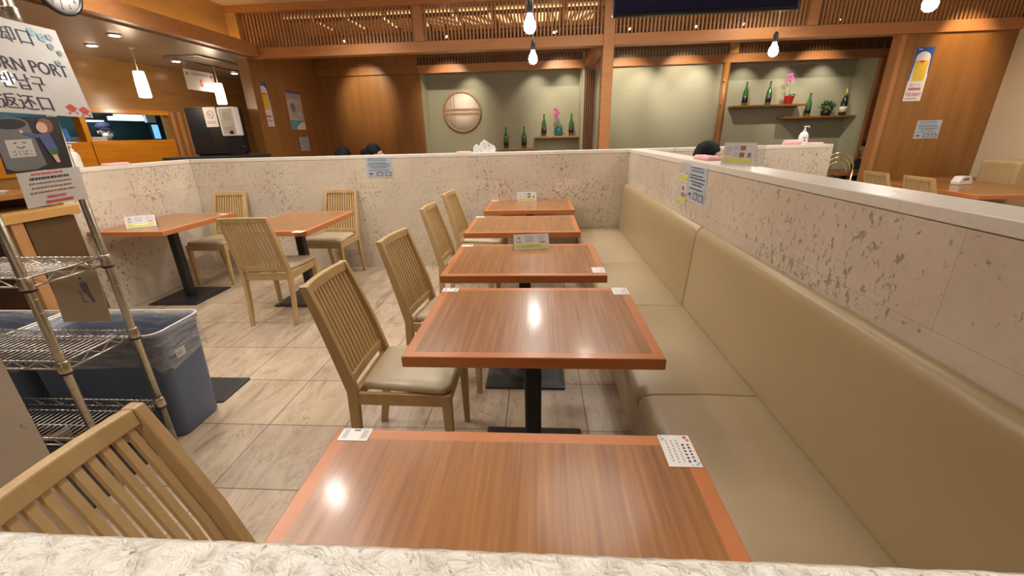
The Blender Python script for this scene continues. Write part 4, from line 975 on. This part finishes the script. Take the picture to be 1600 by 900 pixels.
for x, y, lab, sc_ in ((2.695, 4.69, 'white pump bottle on the far right stone wall', 1), (-3.75, 3.30, 'white pump bottle on the left stone wall beside the poster', 1.02)):
    r = thing('pump_bottle', lab, 'bottle', (x, y, 1.2055), 0 if x > 0 else -1.2, 'white hand sanitizer pump bottles'); r.scale = (sc_,) * 3
    b = MB(); b.loft([rrect(-.036, .036, -.024, .024, 0, .016), rrect(-.040, .040, -.027, .027, .01, .018), rrect(-.040, .040, -.027, .027, .085, .018), rrect(-.030, .030, -.022, .022, .112, .016), rrect(-.013, .013, -.013, .013, .125, .0125)], M['soap'], smooth=True); b.build('body', r)
    b = MB(); b.lathe([(.014, .124), (.014, .140), (.005, .142), (.005, .170)], M['soap'], n=14); b.box((-.010, -.009, .168), (.038, .009, .178), M['soap']); b.tube([(.036, 0, .172), (.038, 0, .158)], .005, M['soap'], 6); b.build('pump', r)
    s = Sheet((-.028, -.0282, .075), PX, NZ, .056, .05, M['soap'], .0005); s.marks(.1, .1, .9, .3, 1, M['bluelabel'], .8, 3); s.circ(.5, .7, .18, M['bluelabel'], 8); s.build('label', parent=r)
ac = thing('acrylic_menu_stand', 'clear acrylic stand holding a menu on top of the right wall', 'menu stand', (1.0, 2.25, 1.2055), math.atan2(-.16, .085))
s = Sheet((-.09, -.002, .108), PX, (0, -.12, -1), .18, .107, M['offwhite'], .001); menu_face(s, False, 4, True); s.build('menu_card', parent=ac)
b = MB(); b.box((-.095, .001, 0), (.095, .004, .112), M['acrylic']); b.box((-.095, .004, 0), (.095, .05, .003), M['acrylic']); b.box((.0955, -.01, 0), (.0985, .055, .11), M['acrylic']); b.build('holder', ac)
# ================================================================== FAR RIGHT SEATING
table(4.20, 4.30, 1.04, 1.25, 'large wooden table at the far right holding a white napkin box', group='tables at the far right')
table(4.40, 6.60, .60, .68, 'dark edged wooden table in the booth behind the right stone wall', group='tables at the far right')
table(4.85, 5.66, .72, .28, 'narrow table top behind the napkin box next to the brown wood wall', group='tables at the far right')
dup(C0, (4.16, 5.15, 0), 0, 'back of an oak chair beyond the right stone wall, left one')
dup(C0, (4.18, 4.60, 0), 0, 'back of an oak chair beyond the right stone wall, right one')
sf = thing('booth_sofa', 'tall cream booth seat at the right edge', 'seat', (5.28, 5.5, 0))
b = MB(); b.box((.03, -.38, .0), (.35, .06, .955), M['tan']); b.build('backrest', sf, .03, 3)
b = MB(); b.box((.02, -.90, .0), (.35, -.381, .44), M['tan']); b.build('seat', sf, .03, 3)
nb = thing('napkin_box', 'rounded white napkin box on the far right table', 'napkin holder', (4.76, 5.12, .7215), .2)
b = MB(); b.loft([[Vector((x, y, z)) for x, z in ((-.085, 0), (-.088, .03), (-.06, .082), (-.045, .09), (.045, .09), (.06, .082), (.088, .03), (.085, 0))] for y in (-.045, .045)], M['soap']); b.build('body', nb, .006)
b = MB(); b.box((-.04, -.047, .05), (.03, -.0455, .066), M['brownprint']); b.box((-.02, -.047, .072), (.03, -.0455, .078), M['brownprint']); b.build('slot', nb)
mr = thing('metal_chair', 'brass hoop-backed chair behind the end of the far stone wall', 'chair', (3.72, 5.65, 0), PI)
for rr, zz in ((.20, .0), (.165, -.02), (.13, -.04)):
    b = MB(); b.tube([(rr * math.cos(a), 0, .86 + zz + rr * math.sin(a)) for a in [PI * k / 16 for k in range(17)]], .008, M['brass'], 8); b.build('hoop', mr)
for sx in (-.20, .20):
    b = MB(); b.tube([(sx, 0, 0), (sx, 0, .86)], .010, M['brass'], 8); b.build('leg', mr)
    b = MB(); b.tube([(sx, -.36, 0), (sx, -.36, .45)], .010, M['brass'], 8); b.build('leg', mr)
b = MB(); b.loft([rrect(-.21, .21, -.38, .01, .45, .05), rrect(-.21, .21, -.38, .01, .49, .05)], M['chairseat']); b.build('seat', mr, .01)
# ================================================================== PEOPLE
def skinned(name, pts, edges, rad, mat, parent, lvl=2):
    me = bpy.data.meshes.new(name); me.from_pydata(pts, edges, []); o = bpy.data.objects.new(name, me); COL.objects.link(o)
    m = o.modifiers.new('skin', 'SKIN'); m.use_smooth_shade = True
    sv = me.skin_vertices[0].data
    for i, r in enumerate(rad): sv[i].radius = (r if isinstance(r, tuple) else (r, r))
    sv[0].use_root = True
    s = o.modifiers.new('sub', 'SUBSURF'); s.levels = lvl; s.render_levels = lvl
    bpy.context.view_layer.update()
    dg = bpy.context.evaluated_depsgraph_get(); me2 = bpy.data.meshes.new_from_object(o.evaluated_get(dg))
    bpy.data.objects.remove(o); bpy.data.meshes.remove(me)
    me2.materials.clear(); me2.materials.append(mat)
    for p in me2.polygons: p.use_smooth = True
    me2.name = name; o = bpy.data.objects.new(name, me2); COL.objects.link(o); o.parent = parent; return o
def ell(b, c, r, m, n=16, X=None):
    prof = [(math.sin(PI * k / n), -math.cos(PI * k / n)) for k in range(1, n)]
    D = Matrix.Diagonal(r)
    b.lathe(prof, m, c, 20, (X @ D) if X is not None else D)
def person(label, loc, rz, shirt, hair='short', arm_fwd=.0, standing=False):
    """facing +x, seat at z=.45; loc z = floor"""
    r = thing('person', label, 'person', loc, rz)
    P, E, Rr = [], [], []
    def v(p, rad, j=None):
        P.append(p); Rr.append(rad)
        if j is not None: E.append((j, len(P) - 1))
        return len(P) - 1
    dz = .42 if standing else 0
    pel = v((0, 0, .55 + dz), .125); sp = v((.0, 0, .75 + dz), .115, pel); ch = v((.01, 0, .92 + dz), (.12, .14), sp); nk = v((.02, 0, 1.03 + dz), .055, ch); hd0 = v((.035, 0, 1.09 + dz), .048, nk)
    hd1 = v((.045, 0, 1.16 + dz), .085, hd0); hd2 = v((.03, 0, 1.225 + dz), .080, hd1)
    for s in (-1, 1):
        sh_ = v((.0, s * .155, .965 + dz), .055, ch)
        el = v((.06 + arm_fwd * .1, s * .20, .74 + dz), .040, sh_); wr = v((.26 + arm_fwd * .15, s * .14, .745 + dz), .027, el); pm = v((.33 + arm_fwd * .15, s * .12, .745 + dz), .026, wr)
        for k in range(4):
            a = v((.365 + arm_fwd * .15, s * .12 + (k - 1.5) * .019, .747 + dz), .009, pm); bq = v((.395 + arm_fwd * .15 - .006 * abs(k - 1.5), s * .12 + (k - 1.5) * .020, .738 + dz), .008, a); v((.410 + arm_fwd * .15 - .010 * abs(k - 1.5), s * .12 + (k - 1.5) * .020, .722 + dz), .007, bq)
        a = v((.335 + arm_fwd * .15, s * .085, .742 + dz), .010, pm); v((.365 + arm_fwd * .15, s * .072, .735 + dz), .008, a)
        hp = v((.05, s * .09, .54 + dz), .085, pel)
        kn = v((.44 if not standing else .05, s * .10, .52), .062, hp); an = v((.42 if not standing else 0, s * .10, .09), .038, kn); v((.54 if not standing else .12, s * .10, .045), .034, an)
    skinned('body', P, E, Rr, M['skin'], r)
    Z = dz
    b = MB(); ell(b, (.145, 0, 1.135 + Z), (.020, .013, .022), M['skin']); ell(b, (.115, 0, 1.098 + Z), (.018, .022, .006), plain('lips', (.42, .16, .13), .5))
    for s in (-1, 1): ell(b, (.110, s * .030, 1.160 + Z), (.014, .013, .008), M['white']); ell(b, (.122, s * .030, 1.160 + Z), (.005, .006, .006), M['hair']); ell(b, (.035, s * .086, 1.145 + Z), (.018, .010, .028), M['skin'])
    b.build('face_features', r)
    b = MB()
    if hair == 'cap':
        ell(b, (.02, 0, 1.222 + Z), (.105, .098, .075), M['navy']); ell(b, (.11, 0, 1.195 + Z), (.06, .07, .010), M['navy']); b.build('cap', r)
        b = MB(); ell(b, (.105, 0, 1.105 + Z), (.045, .062, .042), M['white']); b.build('face_mask', r)
    else:
        ell(b, (.000, 0, 1.205 + Z), (.100, .098, .088), M['hair'], 16, Matrix.Rotation(-.30, 3, 'Y')); ell(b, (-.045, 0, 1.15 + Z), (.068, .090, .105), M['hair'])
        if hair == 'bun': ell(b, (-.115, 0, 1.19 + Z), (.045, .045, .042), M['hair'])
        Rj = random.Random(6); b.v = [p + Vector((Rj.uniform(-.005, .005), Rj.uniform(-.005, .005), Rj.uniform(-.005, .005))) for p in b.v]
        b.build('hair', r)
    P2 = [(0, 0, .50 + Z), (0, 0, .75 + Z), (.01, 0, .93 + Z), (.015, 0, 1.0 + Z)]; E2 = [(0, 1), (1, 2), (2, 3)]; R2 = [.145, .130, (.135, .155), .075]
    for s in (-1, 1):
        k = len(P2); P2 += [(.0, s * .16, .965 + Z), (.06 + arm_fwd * .1, s * .205, .745 + Z), (.20 + arm_fwd * .13, s * .158, .75 + Z)]; E2 += [(2, k), (k, k + 1), (k + 1, k + 2)]; R2 += [.068, .054, .044]
    skinned('shirt', P2, E2, R2, shirt, r)
    return r
def stool(loc, lab, cat='bench', sx=.22, sy=.45):
    r = thing('seat_bench', lab, cat, loc, 0)
    b = MB(); b.box((-sx, -sy, .02), (sx, sy, .36), M['panelwood']); b.build('base', r); b = MB(); b.box((-sx - .01, -sy - .01, .36), (sx + .01, sy + .01, .43), M['seatleather']); b.build('cushion', r, .02, 3)
person('person with black hair seated behind the right wall, facing right', (1.40, 3.74, 0), -.35, M['shirt'])
stool((1.38, 3.78, 0), 'tan bench behind the right stone wall under the black-haired diner', 'bench', .26, .6)
person('person whose black hair shows above the back wall, left of the two heads', (-2.53, 5.5, -.015), PI / 2, M['shirt'])
person('person with a small hair bun above the back wall, right of the two heads', (-2.13, 5.52, .01), .2, M['shirt'], 'bun')
stool((-2.35, 5.45, 0), 'bench seating the two diners behind the back wall', 'bench', .45, .35)
person('person in dark shirt seated in the booth behind the right wood panel', (5.24, 7.32, -.15), PI * .97, M['shirt'], 'short', .5)
stool((5.38, 7.32, -.15), 'bench under the dark-shirted diner in the right booth', 'bench', .25, .4)
person('person in dark cap and white mask working in the kitchen', (-6.62, 6.40, -.02), -.5, M['shirt2'], 'cap', 0, True)
